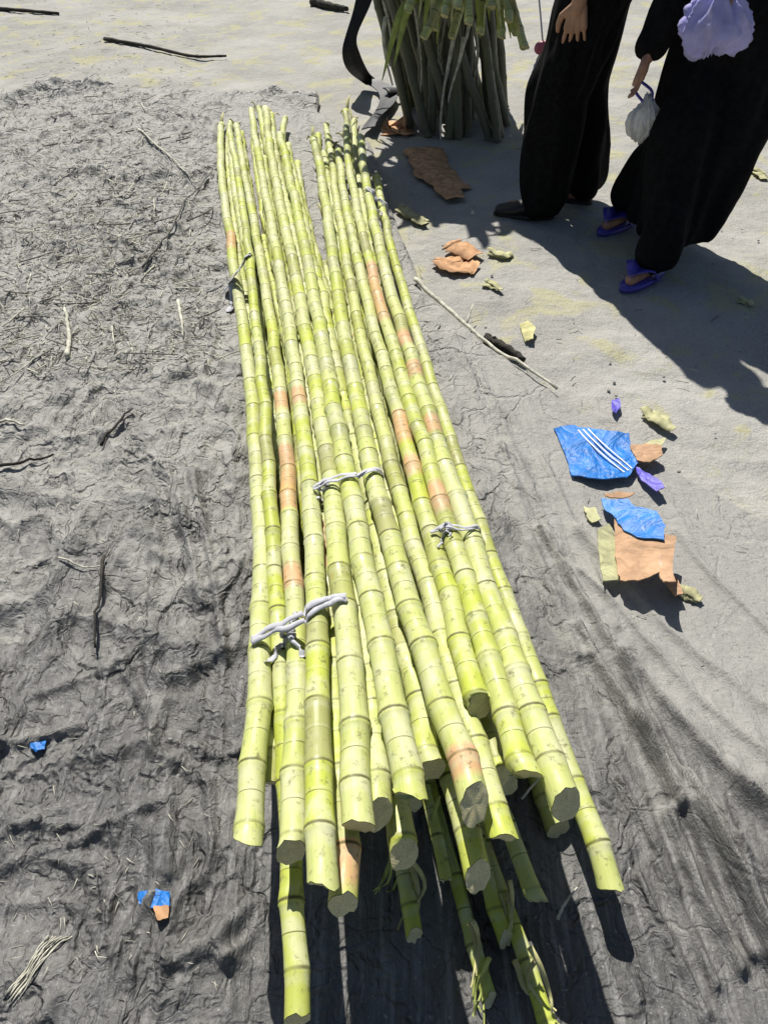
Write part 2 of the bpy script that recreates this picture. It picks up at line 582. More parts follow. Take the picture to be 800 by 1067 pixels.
def build_tarp():
    nu, nv = 760, 660
    v_ = np.linspace(0, 1, nv)
    yb = -0.35 + (4.92 + 0.35) * (0.45 * v_ + 0.55 * v_ ** 2)
    u_ = np.linspace(0, 1, nu)
    Y = np.repeat(yb[:, None], nu, 1)
    ex = np.interp(yb, EDGE_Y, EDGE_X) + 0.02 * (fbm(yb * 5, yb * 0 + 3, 3) - 0.5)
    xl = -1.1 - 0.5 * np.clip(yb, 0, 9)
    ex = np.minimum(ex, 0.95 + 0.5 * np.clip(yb, 0, 9))
    # finer columns nearer the middle of the picture
    uu = u_
    X = xl[:, None] + (ex - xl)[:, None] * uu[None, :]
    Y = Y + np.clip((Y - 3.8) / 1.1, 0, 1) ** 2 * (0.28 * (fbm(X * 1.2, X * 0 + 2, 3) - 0.5) + 0.05 * np.sin(X * 3))
    Z = tarp_height(X, Y)
    calm0 = np.clip((X - np.interp(Y, DUST_Y, DUST_X) - .03) / .14, 0, 1) * .55
    RF = 0
    for pts, hh, wd in RFOLDS:
        d = seg_dist(X, Y, [P(x, y) for x, y in pts]) + .006 * (fbm(X * 9, Y * 9, 2) - .5)
        RF = RF + hh * np.exp(-np.abs(d / wd) ** 1.3)
    Z = Z * (1 - calm0) + .012 * calm0 + RF
    edge = np.clip((ex[:, None] - X) / 0.015, 0, 1)
    Z = Z * (0.55 + 0.45 * edge) + 0.004
    dust = np.clip((Y - 0.30) / 1.3, 0, 1) * 0.76 + 0.25 * (fbm(X * 2, Y * 2, 3) - 0.5)  # far-to-near paling stands in for backlit sheen; the noise patches are dust
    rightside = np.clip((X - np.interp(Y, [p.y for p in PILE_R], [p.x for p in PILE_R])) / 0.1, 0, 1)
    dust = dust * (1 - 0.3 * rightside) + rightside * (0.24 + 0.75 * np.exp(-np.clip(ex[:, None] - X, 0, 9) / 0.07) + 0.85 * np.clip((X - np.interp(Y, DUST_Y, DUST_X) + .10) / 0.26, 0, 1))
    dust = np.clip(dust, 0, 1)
    calm = .25 + .6 * np.clip(rightside * .75 + .25 * np.clip((X - np.interp(Y, DUST_Y, DUST_X) + .12) / .14, 0, 1), 0, 1)
    calm = np.clip(calm + .5 * np.clip(fbm(X * 1.7 + 4, Y * 1.4, 2) - .45, -.25, .5), 0, .93)
    n, m = X.shape
    V = [(float(a), float(b), float(c)) for a, b, c in zip(X.ravel(), Y.ravel(), Z.ravel())]
    F = [(i * m + j, i * m + j + 1, (i + 1) * m + j + 1, (i + 1) * m + j) for i in range(n - 1) for j in range(m - 1)]
    # turned-down hem so the border has a thickness
    base = len(V)
    rim = [i * m + m - 1 for i in range(n)] + [(n - 1) * m + j for j in range(m - 2, -1, -1)]
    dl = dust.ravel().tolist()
    cl = calm.ravel().tolist()
    for k in rim:
        V.append((V[k][0], V[k][1], V[k][2] - 0.018))
        dl.append(dl[k])
        cl.append(cl[k])
    for a in range(len(rim) - 1):
        F.append((rim[a], base + a, base + a + 1, rim[a + 1]))
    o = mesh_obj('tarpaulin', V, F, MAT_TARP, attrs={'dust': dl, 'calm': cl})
    tag(o, 'large crumpled grey plastic sheet spread under the sugarcane pile', 'tarpaulin')


build_tarp()


def sheet_z(x, y):
    a, b = np.array([float(x)]), np.array([float(y)])
    if x < np.interp(y, EDGE_Y, EDGE_X) and y < 4.9:
        return float(tarp_height(a, b)[0]) + 0.004
    return 0.006


# ------------------------------------------------------------------ the pile of canes
def zbase(y):
    return float(np.interp(y, [0.3, 0.9, 1.4, 2.5, 4.6], [.33, .25, .195, .15, .11]))


TR = [  # survey polyline of the centre line (butt first), height offset, radius, red stretches (py ranges), label
    dict(p=[(252, 875), (272, 770), (283, 655), (276, 565), (268, 500), (262, 420), (252, 350), (246, 280), (236, 215), (231, 130)], dz=-.07, r=.025, red=[(222, 236)],
         label='leftmost sugarcane on top of the pile, its butt splayed out to the left'),
    dict(p=[(284, 811), (291, 735), (292, 655), (284, 560), (277, 480), (268, 409), (258, 320), (252, 281), (240, 128)], dz=-.11, r=.0245,
         label='short-butted sugarcane tucked under the leftmost cane of the pile'),
    dict(p=[(310, 888), (306, 800), (304, 700), (305, 600), (301, 520), (296, 420), (272, 281), (247, 132)], dz=-.05, r=.0235, red=[(462, 530), (400, 415), (604, 622)],
         label='sugarcane with the longest reddish stretch, second from the left under the front tie'),
    dict(p=[(346, 924), (334, 845), (326, 760), (324, 680), (330, 600), (325, 520), (316, 420), (290, 281), (262, 114)], dz=.005, r=.024, red=[(415, 432)],
         label='sugarcane with a square pale butt, right of the reddish-striped cane'),
    dict(p=[(376, 942), (359, 885), (346, 800), (339, 700), (343, 600), (338, 520), (327, 420), (300, 281), (270, 113)], dz=-.035, r=.023, red=[(588, 604), (562, 576), (915, 950)],
         label='sugarcane ending in an orange-brown butt, low between two pale canes'),
    dict(p=[(374, 862), (371, 756), (366, 690), (354, 600), (347, 520), (334, 420), (306, 281), (277, 113)], dz=.01, r=.0265,
         label='thick sugarcane under the middle white tie, square cut with a wide pale butt'),
    dict(p=[(395, 848), (390, 777), (383, 700), (368, 600), (359, 520), (345, 420), (314, 281), (283, 120)], dz=-.015, r=.024,
         label='sugarcane between the thick square-cut cane and the slant-cut cane'),
    dict(p=[(433, 828), (419, 769), (402, 718), (388, 658), (378, 599), (369, 527), (350, 420), (320, 281), (292, 142)], dz=.03, r=.0265, slant=.9,
         label='fat sugarcane with a long slanted cut, topmost in the middle of the pile'),
    dict(p=[(426, 890), (411, 833), (397, 750), (389, 690), (381, 600), (366, 500), (345, 400), (322, 300)], dz=-.07, r=.024,
         label='shaded olive sugarcane poking out beneath the slant-cut cane'),
    dict(p=[(455, 800), (438, 745), (420, 690), (398, 600), (385, 520), (362, 420), (326, 281), (299, 150)], dz=-.02, r=.0235,
         label='sugarcane ending short beside the slant-cut cane, at its right'),
    dict(p=[(505, 838), (467, 769), (441, 701), (416, 607), (400, 535), (379, 430), (347, 281), (327, 144)], dz=.025, r=.0265, red=[(832, 850)],
         label='fat bright sugarcane with a small orange tip, right of the middle tie'),
    dict(p=[(508, 912), (480, 840), (455, 770), (436, 690), (424, 600), (408, 520), (390, 420), (356, 281), (338, 158)], dz=-.06, r=.0225,
         label='half-shaded sugarcane sticking out beneath the orange-tipped cane'),
    dict(p=[(532, 872), (507, 815), (482, 750), (462, 690), (438, 600), (419, 520), (396, 420), (361, 281), (345, 158)], dz=-.025, r=.0235,
         label='dark-ended sugarcane running along the right of the orange-tipped cane'),
    dict(p=[(500, 735), (493, 691), (476, 627), (455, 575), (437, 520), (411, 420), (375, 281), (352, 156)], dz=.0, r=.0235, red=[(440, 470), (490, 512)],
         label='short sugarcane ending in a dark flat cut in the gap right of centre'),
    dict(p=[(538, 808), (524, 755), (512, 691), (499, 640), (484, 598), (458, 530), (427, 420), (388, 281), (361, 145)], dz=.01, r=.0235, red=[(525, 558), (275, 335)],
         label='sugarcane with reddish patches under the right-hand tie, third from the right edge'),
    dict(p=[(588, 838), (566, 776), (544, 720), (522, 661), (499, 593), (474, 520), (442, 420), (401, 281), (376, 143)], dz=.005, r=.0265, red=[(384, 398), (350, 362), (446, 462)],
         label='thick yellow-green sugarcane, second from the right edge of the pile'),
    dict(p=[(634, 924), (609, 840), (583, 772), (558, 704), (533, 640), (510, 585), (485, 510), (458, 420), (414, 281), (392, 185)], z=.105, r=.0225,
         label='rightmost sugarcane of the pile, its bright butt reaching far out on the sheet'),
    dict(p=[(525, 808), (504, 759), (487, 700), (467, 630), (446, 560), (405, 420), (370, 281)], dz=-.06, r=.019,
         label='thin sugarcane down in the dark gap between the right-hand canes'),
    dict(p=[(302, 1064), (298, 960), (295, 850), (291, 700), (280, 560), (272, 420), (262, 281), (240, 140)], z=.18, r=.020, slant=-.15, tint=.85,
         label='longest bright green sugarcane, alone reaching the bottom edge at the left'),
    dict(p=[(466, 917), (452, 853), (432, 760)], z=.08, r=.012, ext=2.2,
         label='thin pale sugarcane end in the shade under the middle of the pile'),
    dict(p=[(431, 975), (420, 905), (400, 830)], z=.05, r=.0155, ext=2.4, tint=.8,
         label='bright yellow-green cane end low in the shade, left of the splinters'),
    dict(p=[(560, 940), (530, 868), (500, 790)], z=.07, r=.0165, ext=2.6,
         label='olive sugarcane end in the shade below the dark gap at the right'),
    dict(p=[(528, 978), (506, 910), (480, 830)], z=.04, r=.0145, ext=2.0, tint=.9,
         label='lime green cane end lying low in the shade at centre right'),
    dict(p=[(574, 1075), (548, 995), (520, 920), (490, 840)], z=.03, r=.0150, ext=2.2, tint=.8,
         label='lowest sugarcane reaching the bottom edge within the pile shadow'),
    dict(p=[(506, 1042), (490, 965), (468, 880)], z=.025, r=.0135, ext=2.0, tint=.9,
         label='short green cane end lowest in the shade among the splinters'),
]
NS = 52
SY = np.linspace(0.2, 4.75, NS)
canes = []


def add_cane(pts, r, **kw):
    ys = np.array([p.y for p in pts])
    o = np.argsort(ys)
    ys = ys[o]
    deg = kw.pop('deg', 3)
    deg = min(deg, len(pts) - 1)
    cx = np.polyfit(ys, np.array([p.x for p in pts])[o], deg)
    cz = np.polyfit(ys, np.array([p.z for p in pts])[o], min(deg, 3))
    d = dict(y0=float(ys[0]), y1=float(ys[-1]), r=r, x=np.polyval(cx, SY), z=np.polyval(cz, SY), **kw)
    canes.append(d)
    return d


for t in TR:
    pts = []
    for (px, py) in t['p']:
        z = t.get('z')
        if z is None:
            z = 0.15
            for _ in range(4):
                z = max(zbase(P(px, py, z).y) + t['dz'], 0.03)
        pts.append(P(px, py, z))
    if 'ext' in t:
        a, b = pts[0], pts[-1]
        d = (b - a)
        d.z = 0
        far = b + d.normalized() * t['ext']
        far.z = .04
        far.x = b.x + (far.x - b.x) * 1.0
        pts += [b.lerp(far, .5), far]
    reds = []
    for a, b in t.get('red', []):
        ya, yb_ = sorted((P(400, a, .17).y, P(400, b, .17).y))
        reds.append((ya, yb_))
    add_cane(pts, t['r'] * .93, traced=True, label=t['label'], reds=reds, slant=t.get('slant', random.choice((-1, 1)) * random.uniform(.2, .95)), tint=t.get('tint'), deg=3 if len(pts) > 6 else 2)

XLc, XRc = canes[0]['x'] + 0.03, canes[16]['x'] - 0.03
LAYERS = [(.032, 11, .50, .80), (.078, 7, .50, .85), (.122, 3, .62, .95)]
for zl, n_, ya, yb_ in LAYERS:
    for k in range(n_):
        u0 = (k + .5) / n_
        u1 = u0 + random.uniform(-.5, .5) / n_
        u = np.interp(SY, [0.4, 4.6], [u0, u1])
        x = XLc + (XRc - XLc) * u
        lift = 1 + 0.35 * np.clip((1.0 - SY) / .7, 0, 1)
        z = np.full(NS, zl) * lift
        if .42 < u0 < .66:
            gap_y = random.uniform(2.4, 3.0)
        else:
            gap_y = 9
        canes.append(dict(y0=random.uniform(ya, yb_), y1=random.uniform(2.6, 4.1) if k % 3 == 0 or gap_y < 5 else random.uniform(4.1, 4.45), r=random.uniform(.0205, .024), x=x, z=z, traced=False,
                          label=None, reds=[], slant=random.uniform(-.6, .6), tint=None, layer=zl, ext_u=u0))

# settle: push overlapping neighbours apart at every station, keep every cane stiff
N = len(canes)
X = np.array([c['x'] for c in canes])
Z = np.array([c['z'] for c in canes])
RR = np.array([c['r'] * .95 for c in canes])
TAPER = 1 - .24 * np.clip((SY - .5) / 4, 0, 1)
act = np.array([[(c['y0'] - .12 <= y <= c['y1'] + .12) for y in SY] for c in canes])
mob = np.array([0.22 if c['traced'] else 1.0 for c in canes])
X0, Z0 = X.copy(), Z.copy()
for it in range(150):
    for s in range(NS):
        ids = np.where(act[:, s])[0]
        dx = X[ids, s][:, None] - X[ids, s][None, :]
        dz = Z[ids, s][:, None] - Z[ids, s][None, :]
        d = np.hypot(dx, dz) + 1e-6
        ov = np.clip((RR[ids][:, None] + RR[ids][None, :]) * TAPER[s] - d, 0, None)
        np.fill_diagonal(ov, 0)
        wgt = mob[ids][:, None] / (mob[ids][:, None] + mob[ids][None, :])
        X[ids, s] += 0.6 * (ov * wgt * dx / d).sum(1)
        Z[ids, s] += 0.6 * (ov * wgt * dz / d).sum(1)
        Z[ids, s] = np.maximum(Z[ids, s], RR[ids] + 0.012)
    if it % 5 == 4:
        for c_ in range(N):
            a = act[c_]
            deg = 3
            fx = np.polyval(np.polyfit(SY[a], X[c_, a], deg), SY)
            fz = np.polyval(np.polyfit(SY[a], Z[c_, a], deg), SY)
            X[c_], Z[c_] = fx, fz
            if canes[c_]['traced']:
                X[c_] = X[c_] * .93 + X0[c_] * .07
                Z[c_] = Z[c_] * .95 + Z0[c_] * .05
for c_ in range(N):
    canes[c_]['x'], canes[c_]['z'] = X[c_], np.maximum(Z[c_], RR[c_] * .9 + .008)

SIDES = 16
ALL_V, ALL_F = [], []


def cane_tube(path_fn, L, r0, r1, tint0, redfn, slant, seed, il=(.07, .165)):
    """jointed stalk: path_fn(s) -> point; returns verts, faces, attributes and the two end rings"""
    rd = random.Random(seed)
    nodes, s = [], rd.uniform(.01, .08)
    while s < L:
        nodes.append(s)
        s += rd.triangular(il[0], il[1], (il[0] * 2 + il[1]) / 3) * (1.0 if s < L * .75 else .8)
    prof = [(-.02, 1.0), (-.008, 1.02), (-.003, 1.065), (0, 1.03), (.003, 1.06), (.009, 1.035), (.022, 1.0)]
    st = [0.0, L]
    for q in nodes:
        st += [q + a for a, _ in prof if 0.002 < q + a < L - .002]
    for a, b in zip([0] + nodes, nodes + [L]):
        if b - a > .06:
            st += [a + (b - a) * .38, a + (b - a) * .62]
    st = sorted(set(round(q, 5) for q in st))
    V, F, nd_, ti, re_, an, ln = [], [], [], [], [], [], []
    tints = [rd.uniform(.85, 1.0) if rd.random() < .16 else (rd.uniform(1.3, 1.9) if rd.random() < .13 else min(1, max(0, tint0 + rd.gauss(0, .22)))) for _ in range(len(nodes) + 1)]
    swell = [rd.uniform(.3, 1.7) for _ in range(len(nodes) + 1)]
    kx = [(rd.gauss(0, .0024), rd.gauss(0, .0024)) for _ in range(len(nodes) + 2)]
    for i, s in enumerate(st):
        p = path_fn(s)
        t = (path_fn(min(s + .02, L)) - path_fn(max(s - .02, 0)))
        sd, up = frame(t)
        k = sum(1 for q in nodes if q < s)
        lo_, hi_ = ([0] + nodes)[k], (nodes + [L])[k]
        f = (s - lo_) / max(hi_ - lo_, 1e-5)
        off = (kx[k][0] * (1 - f) + kx[k + 1][0] * f, kx[k][1] * (1 - f) + kx[k + 1][1] * f)
        p = p + sd * off[0] + up * off[1]
        r = r0 + (r1 - r0) * (s / L)
        dmin = min(((s - q) for q in nodes), key=abs) if nodes else 1
        kn_ = min(range(len(nodes)), key=lambda j: abs(s - nodes[j])) if nodes else 0
        r *= 1 + swell[kn_] * (float(np.interp(dmin, [a for a, _ in prof], [b for _, b in prof])) - 1) * 1.25 - .03 * math.sin(math.pi * f)
        tn = t.normalized()
        for q in range(SIDES):
            a = 2 * math.pi * q / SIDES
            o_ = sd * math.cos(a) + up * math.sin(a)
            e = 0.0
            if i == 0:
                e = -slant * r * math.sin(a + .5) + rd.uniform(-.0035, .0035)
            V.append(p + o_ * r + tn * e)
            nd_.append(dmin)
            ti.append(tints[k])
            re_.append(redfn(p.y, s))
            an.append(abs(q / SIDES * 2 - 1))
            ln.append(s)
    n_ = len(st)
    for i in range(n_ - 1):
        for q in range(SIDES):
            a, b = i * SIDES + q, i * SIDES + (q + 1) % SIDES
            F.append((a, b, b + SIDES, a + SIDES))
    F.append(tuple((n_ - 1) * SIDES + q for q in range(SIDES)))
    return V, F, dict(nd=nd_, tint=ti, red=re_, ang=an, ln=ln)


def cut_disc(ring, inset):
    c_ = sum(ring, Vector()) / len(ring)
    n_ = len(ring)
    nrm = (ring[0] - c_).cross(ring[n_ // 4] - c_).normalized()
    V, F = [], []
    for sc, dp in ((.985, .0), (.8, .0012), (.45, -.0006)):
        for p in ring:
            V.append(c_ + (p - c_) * sc + nrm * (inset * (1 + dp * 300) + (random.uniform(-.0012, .0008) if sc < .9 else 0)))
    V.append(c_ + nrm * inset)
    for l in range(2):
        for q in range(n_):
            a, b = l * n_ + q, l * n_ + (q + 1) % n_
            F.append((a, b, b + n_, a + n_))
    for q in range(n_):
        F.append((2 * n_ + q, 2 * n_ + (q + 1) % n_, 3 * n_))
    return V, F


visible_filler = 0
for i, c_ in enumerate(canes):
    ys = np.linspace(c_['y0'], c_['y1'], 120)
    pts = [Vector((float(np.interp(y, SY, c_['x'])), float(y), float(np.interp(y, SY, c_['z'])))) for y in ys]
    cum = np.concatenate([[0], np.cumsum([(b - a).length for a, b in zip(pts[:-1], pts[1:])])])
    PX, PY, PZ = (np.array([getattr(p, a) for p in pts]) for a in 'xyz')
    k9 = np.ones(9) / 9
    sm = lambda a: np.concatenate([a[:4], np.convolve(a, k9, 'valid'), a[-4:]])
    PX, PZ = sm(PX), sm(PZ)
    L = float(cum[-1])
    fn = lambda s, PX=PX, PY=PY, PZ=PZ, cum=cum: Vector((float(np.interp(s, cum, PX)), float(np.interp(s, cum, PY)), float(np.interp(s, cum, PZ))))
    reds = c_['reds']
    rf = lambda y, s, reds=reds: 0.85 if any(a - .01 <= y <= b + .01 for a, b in reds) else 0.0
    tint = c_['tint'] if c_['tint'] is not None else random.uniform(.12, .5)
    V, F, at = cane_tube(fn, L, c_['r'], c_['r'] * .76, tint, rf, c_['slant'], 100 + i)
    # warmer, brighter rind towards the butt
    at['tint'] = [t if t > 1 else min(1, t + .28 * max(0, 1 - (s / L) * 2.6)) for t, s in zip(at['tint'], at['ln'])]
    loc = V[0].copy()
    loc.z -= c_['r']
    o = mesh_obj('sugarcane', V, F, MAT_CANE, loc=loc, attrs=at)
    lab = c_['label']
    if lab is None:
        lab = {.032: 'sugarcane in the bottom layer of the pile, mostly hidden by the canes above',
               .078: 'sugarcane in the second layer of the pile, glimpsed between the canes above',
               .122: 'sugarcane just beneath the top layer of the pile, showing in the gaps'}[c_['layer']]
    tag(o, lab, 'sugarcane', 'sugarcane stalks lying in the tied pile')
    red_tip = any(a <= c_['y0'] + .02 <= b + .06 for a, b in reds)
    dv, df = cut_disc(V[:SIDES], .0008)
    mesh_obj('cut_end', dv, [f[::-1] for f in df], MAT_CUT_RED if red_tip else MAT_CUT, parent=o)
    # dry sheath stubs at the far tip
    if c_['traced'] and i < 18 and i % 2 == 0 or (not c_['traced'] and i % 5 == 0):
        tip = fn(L)
        for q in range(2):
            a = random.uniform(0, 6.28)
            d = Vector((math.cos(a) * .35, .8, .45 + .3 * math.sin(a))).normalized()
            ln_ = random.uniform(.06, .15)
            pth = [tip + d * (ln_ * f) + Vector((0, 0, -.06 * f * f)) + Vector((math.cos(a), 0, math.sin(a))) * .012 for f in np.linspace(-.3, 1, 7)]
            rv, rf_ = ribbon(pth, [.022 * (1 - .85 * f) for f in np.linspace(0, 1, 7)], Vector((math.sin(a), 0, -math.cos(a))), .0015, .25)
            mesh_obj('leaf_stub', rv, rf_, MAT_LEAF, parent=o)
    ob = len(ALL_V)
    ALL_V += V
    ALL_F += [tuple(q + ob for q in f) for f in F]
PILE = BVHTree.FromPolygons(ALL_V, ALL_F)


def drop(x, y):
    h = PILE.ray_cast(Vector((x, y, 1.0)), Vector((0, 0, -1)))
    z = sheet_z(x, y) + .003
    return max(z, h[0].z) if h[0] else z


# ------------------------------------------------------------------ plastic ties round the bundles
def tie(a, b, z, label, width, tails, drop_ends=(True, True)):
    A, B = P(*a, z), P(*b, z)
    n_ = 46
    pts = []
    for i in range(n_):
        f = i / (n_ - 1)
        x, y = A.x + (B.x - A.x) * f, A.y + (B.y - A.y) * f
        pts.append((f, drop(x, y) + .004, x, y))
    hull = []
    for p in pts:                                   # taut strip: upper hull over the canes
        while len(hull) >= 2 and (hull[-1][1] - hull[-2][1]) * (p[0] - hull[-2][0]) <= (p[1] - hull[-2][1]) * (hull[-1][0] - hull[-2][0]):
            hull.pop()
        hull.append(p)
    hf, hz = [h[0] for h in hull], [h[1] for h in hull]
    path = []
    for i in range(n_):
        f = i / (n_ - 1)
        zz = .92 * float(np.interp(f, hf, hz)) + .08 * pts[i][1]
        path.append(Vector((pts[i][2], pts[i][3] + .006 * math.sin(f * 9), max(zz, pts[i][1]) + .001)))
    ax = Vector((-(B.y - A.y), B.x - A.x, 0)).normalized()
    vfs = []
    for q in range(2):
        ph = q * 1.9 + A.x * 20
        pq = [p + ax * (width * ((q - .5) * .75 + .16 * math.sin(i * .17 + ph) + .08 * math.sin(i * .6 + ph))) + Vector((0, 0, .0012 * q + .0016 * (1 + math.sin(i * .5 + ph)))) for i, p in enumerate(path)]
        sd_ = [(ax + Vector((0, 0, .04 * math.sin(i * .29 + ph * 2)))).normalized() for i in range(n_)]
        vfs.append(ribbon(pq, [width * (.72 + .10 * math.sin(i * .37 + ph)) for i in range(n_)], sd_, .0008, .22 * math.sin(ph)))
    V, F = join(*vfs)
    o = mesh_obj('plastic_tie', V, F, MAT_TIE, loc=path[0])
    tag(o, label, 'tie', 'white plastic strips tying the sugarcane')
    kn = P(*tails[0], z)
    kz = drop(kn.x, kn.y) + .008
    kp = Vector((kn.x, kn.y, kz))
    kv, kf = [], []
    for j in range(2):
        a0 = j * 2.1
        loop = [kp + Vector((0.011 * math.cos(a0 + q * .9), .008 * math.sin(a0 * 1.3 + q * .9), .004 * math.sin(q * 1.1 + j))) for q in range(8)]
        kv, kf = join((kv, kf), ribbon(spline(loop, 20), .012, [Vector((math.sin(j + q * .4), math.cos(j * 2 + q * .3), .4)) for q in range(20)], .0012, .2))
    mesh_obj('knot', kv, kf, MAT_TIE, parent=o)
    for tx, ty in tails[1:]:
        e = P(tx, ty, z)
        q = [kp.lerp(Vector((e.x, e.y, kz)), f) for f in np.linspace(0, 1, 12)]
        q = [Vector((p.x + .004 * math.sin(j), p.y, drop(p.x, p.y) + .004 + .006 * math.sin(j * .9) ** 2)) for j, p in enumerate(q)]
        rv, rf_ = ribbon(q, [width * (.8 + .25 * math.sin(j * .8)) * (1 - .04 * j) for j in range(12)], [Vector((math.cos(j * .3), math.sin(j * .3), .2)) for j in range(12)], .0015, .2)
        mesh_obj('loose_end', rv, rf_, MAT_TIE, parent=o)


tie((262, 668), (362, 648), .22, 'long white plastic tie with frayed knot across the left front canes', .018, [(300, 662), (277, 688), (318, 690), (310, 640)])
tie((327, 520), (402, 509), .21, 'white plastic tie arched over the middle canes', .011, [(338, 518), (332, 528)])
tie((447, 574), (512, 566), .2, 'thin white plastic tie across the right-hand canes', .008, [(462, 572), (456, 590), (468, 582)])
tie((231, 279), (262, 283), .14, 'grey-white plastic tie at the left edge of the far end', .034, [(240, 283), (234, 298)])
tie((380, 206), (404, 212), .13, 'small white plastic strip at the right edge of the far end', .014, [(392, 210), (398, 222)])


# ------------------------------------------------------------------ sticks, stalks and scraps on the ground
def stick(name, pts, r, mat, label, cat, twig=None, lift=.0, sides=7, group=None):
    base = [P(*p) for p in pts]
    path = spline(base, max(10, len(base) * 5))
    path = [Vector((p.x + random.gauss(0, r * .15), p.y + random.gauss(0, r * .15), sheet_z(p.x, p.y) + r * .7 + lift)) for p in path]
    z_ = np.array([p.z for p in path])
    z_ = np.maximum(z_, np.convolve(np.pad(z_, 2, 'edge'), np.ones(5) / 5, 'valid'))
    for p, zz in zip(path, z_):
        p.z = float(zz)
    n_ = len(path)
    V, F = tube(path, [r * (1 - .5 * i / n_) * (1 + .12 * math.sin(i * 2.2)) for i in range(n_)], sides)
    o = mesh_obj(name, V, F, mat, loc=path[0])
    tag(o, label, cat, group)
    if twig:
        a, d = twig
        s0 = path[int(a * (n_ - 1))]
        V, F = tube([s0 + Vector(d) * f for f in np.linspace(0, 1, 5)], [r * .5 * (1 - .6 * f) for f in np.linspace(0, 1, 5)], 6)
        mesh_obj('twig', V, F, mat, parent=o)
    return o


stick('stalk', [(432, 300), (455, 318), (480, 340), (500, 358), (530, 382), (578, 417)], .009, MAT_STRAW, 'long pale broken stalk along the right edge of the grey sheet', 'stalk', (.45, (.03, .09, .03)), .012)
stick('stick', [(505, 358), (522, 365), (545, 380)], .02, MAT_STICK, 'thick dark stick beside the long pale stalk', 'stick')
stick('stick', [(-30, 507), (15, 500), (40, 492), (62, 486)], .0055, MAT_STICK, 'thin dark stick at the left edge, level with the middle tie', 'stick', None, .008)
stick('stick', [(-20, 450), (12, 456), (34, 462)], .006, MAT_STRAW, 'pale stick at the left edge just above a dark one', 'stick', None, .006)
stick('stick', [(-40, 10), (10, 13), (62, 17)], .02, MAT_STICK, 'dark stick in the far left corner beyond the sheet', 'stick')
stick('stick', [(110, 43), (160, 52), (200, 61), (236, 61)], .014, MAT_STICK, 'long thin dark stick lying beyond the sheet at the far left', 'stick')
stick('stick', [(326, 6), (345, 11), (362, 14)], .035, MAT_STICK, 'short stubby dark stick left of the black rubber strip', 'stick')
stick('stick', [(152, 292), (178, 262), (198, 226), (224, 192)], .005, MAT_STRAWD, 'bent grey stick left of the far end of the pile', 'stick', (.4, (-.05, .08, .01)), .006)
stick('stick', [(148, 150), (172, 172), (202, 200)], .005, MAT_STRAW, 'short pale stick above the bent grey one', 'stick', None, .006)
stick('stalk', [(76, 388), (77, 360), (74, 338)], .009, MAT_STRAW, 'stubby pale stalk standing out in the left litter', 'stalk', None, .004)
stick('stalk', [(188, 325), (192, 345), (194, 366)], .007, MAT_STRAW, 'pale stalk just left of the pile, below the far tie', 'stalk', None, .006)
stick('stick', [(117, 600), (113, 640), (106, 690)], .0045, MAT_STICK, 'thin upright dark stick left of the front canes', 'stick', None, .008)
stick('stick', [(110, 478), (128, 460), (143, 443)], .005, MAT_STICK, 'short dark forked stick in the middle of the left litter', 'stick', (.5, (.03, .04, .0)), .006)
stick('straw', [(535, 860), (550, 842), (569, 824)], .0022, MAT_STRAW, 'white straw leaning across the dark gap by the right canes', 'straw', None, .10)
stick('straw', [(577, 964), (585, 948), (597, 932)], .003, MAT_STRAW, 'short white straw in the shade below the right canes', 'straw', None, .02)
stick('straw', [(70, 600), (95, 605), (116, 606)], .0025, MAT_STRAW, 'thin pale straw touching the upright dark stick', 'straw', None, .006)


def strands():
    V, F = [], []
    for k in range(9):
        off = random.uniform(-9, 9)
        pts = [P(18 + off + k, 1052 - k), P(42 + off * .7, 1020), P(56 + off, 990 + k), P(70 + off * 1.5, 982)]
        path = spline(pts, 16)
        path = [Vector((p.x, p.y, sheet_z(p.x, p.y) + .004 + .003 * math.sin(j + k))) for j, p in enumerate(path)]
        V, F = join((V, F), tube(path, .0011, 5))
    o = mesh_obj('straw_wisp', V, F, MAT_STRAW, loc=P(42, 1020))
    tag(o, 'wisp of pale straw strands in the near left corner', 'straw')


strands()


def litter():
    V, F, mi = [], [], []
    for k in range(6190):
        if k < 6000:
            px, py = random.gauss(110, 75), random.gauss(265, 130)
            if k % 4 == 0:
                px, py = random.uniform(-40, 250), random.uniform(100, 1060)
            if px > 235 or (py > 560 and k % 3):
                continue
        elif k < 6100:
            px, py = random.uniform(420, 600), random.uniform(330, 700)
            px += (py - 330) * .3
        else:
            px, py = random.uniform(380, 830), random.uniform(150, 700)
        p = P(px, py)
        if p.y < .2 or pile_mask(np.array([p.x]), np.array([p.y]))[0] > .01:
            continue
        L = random.uniform(.010, .05) * (1.2 if py < 400 else .5)
        a = random.uniform(0, 6.283)
        d = Vector((math.cos(a), math.sin(a), random.uniform(-.05, .12)))
        if k < 6000 and py < 460 and k % 8 == 0:
            L *= 3.2
        r = random.uniform(.0006, .0018) * (1.0 if py < 400 else .5) * (1.8 if L > .06 else 1)
        z0 = sheet_z(p.x, p.y) + r + .001
        q = Vector((p.x, p.y, z0))
        bend = Vector((-d.y, d.x, 0)) * random.uniform(-.08, .08) * L
        e = q + d * L
        ez = sheet_z(e.x, e.y)
        e.z = max(e.z, ez + r)
        v, f = tube([q, (q + e) / 2 + bend, e], r, 4)
        o = len(V)
        V += v
        F += [tuple(i + o for i in t) for t in f]
        mi += [0 if random.random() < .68 else 1] * len(f)
    o = mesh_obj('straw_litter', V, F, None, mats=[MAT_STRAW, MAT_STRAWD], midx=mi)
    tag(o, 'scattered bits of straw and chaff over the sheet and ground', None, None, 'stuff')


litter()


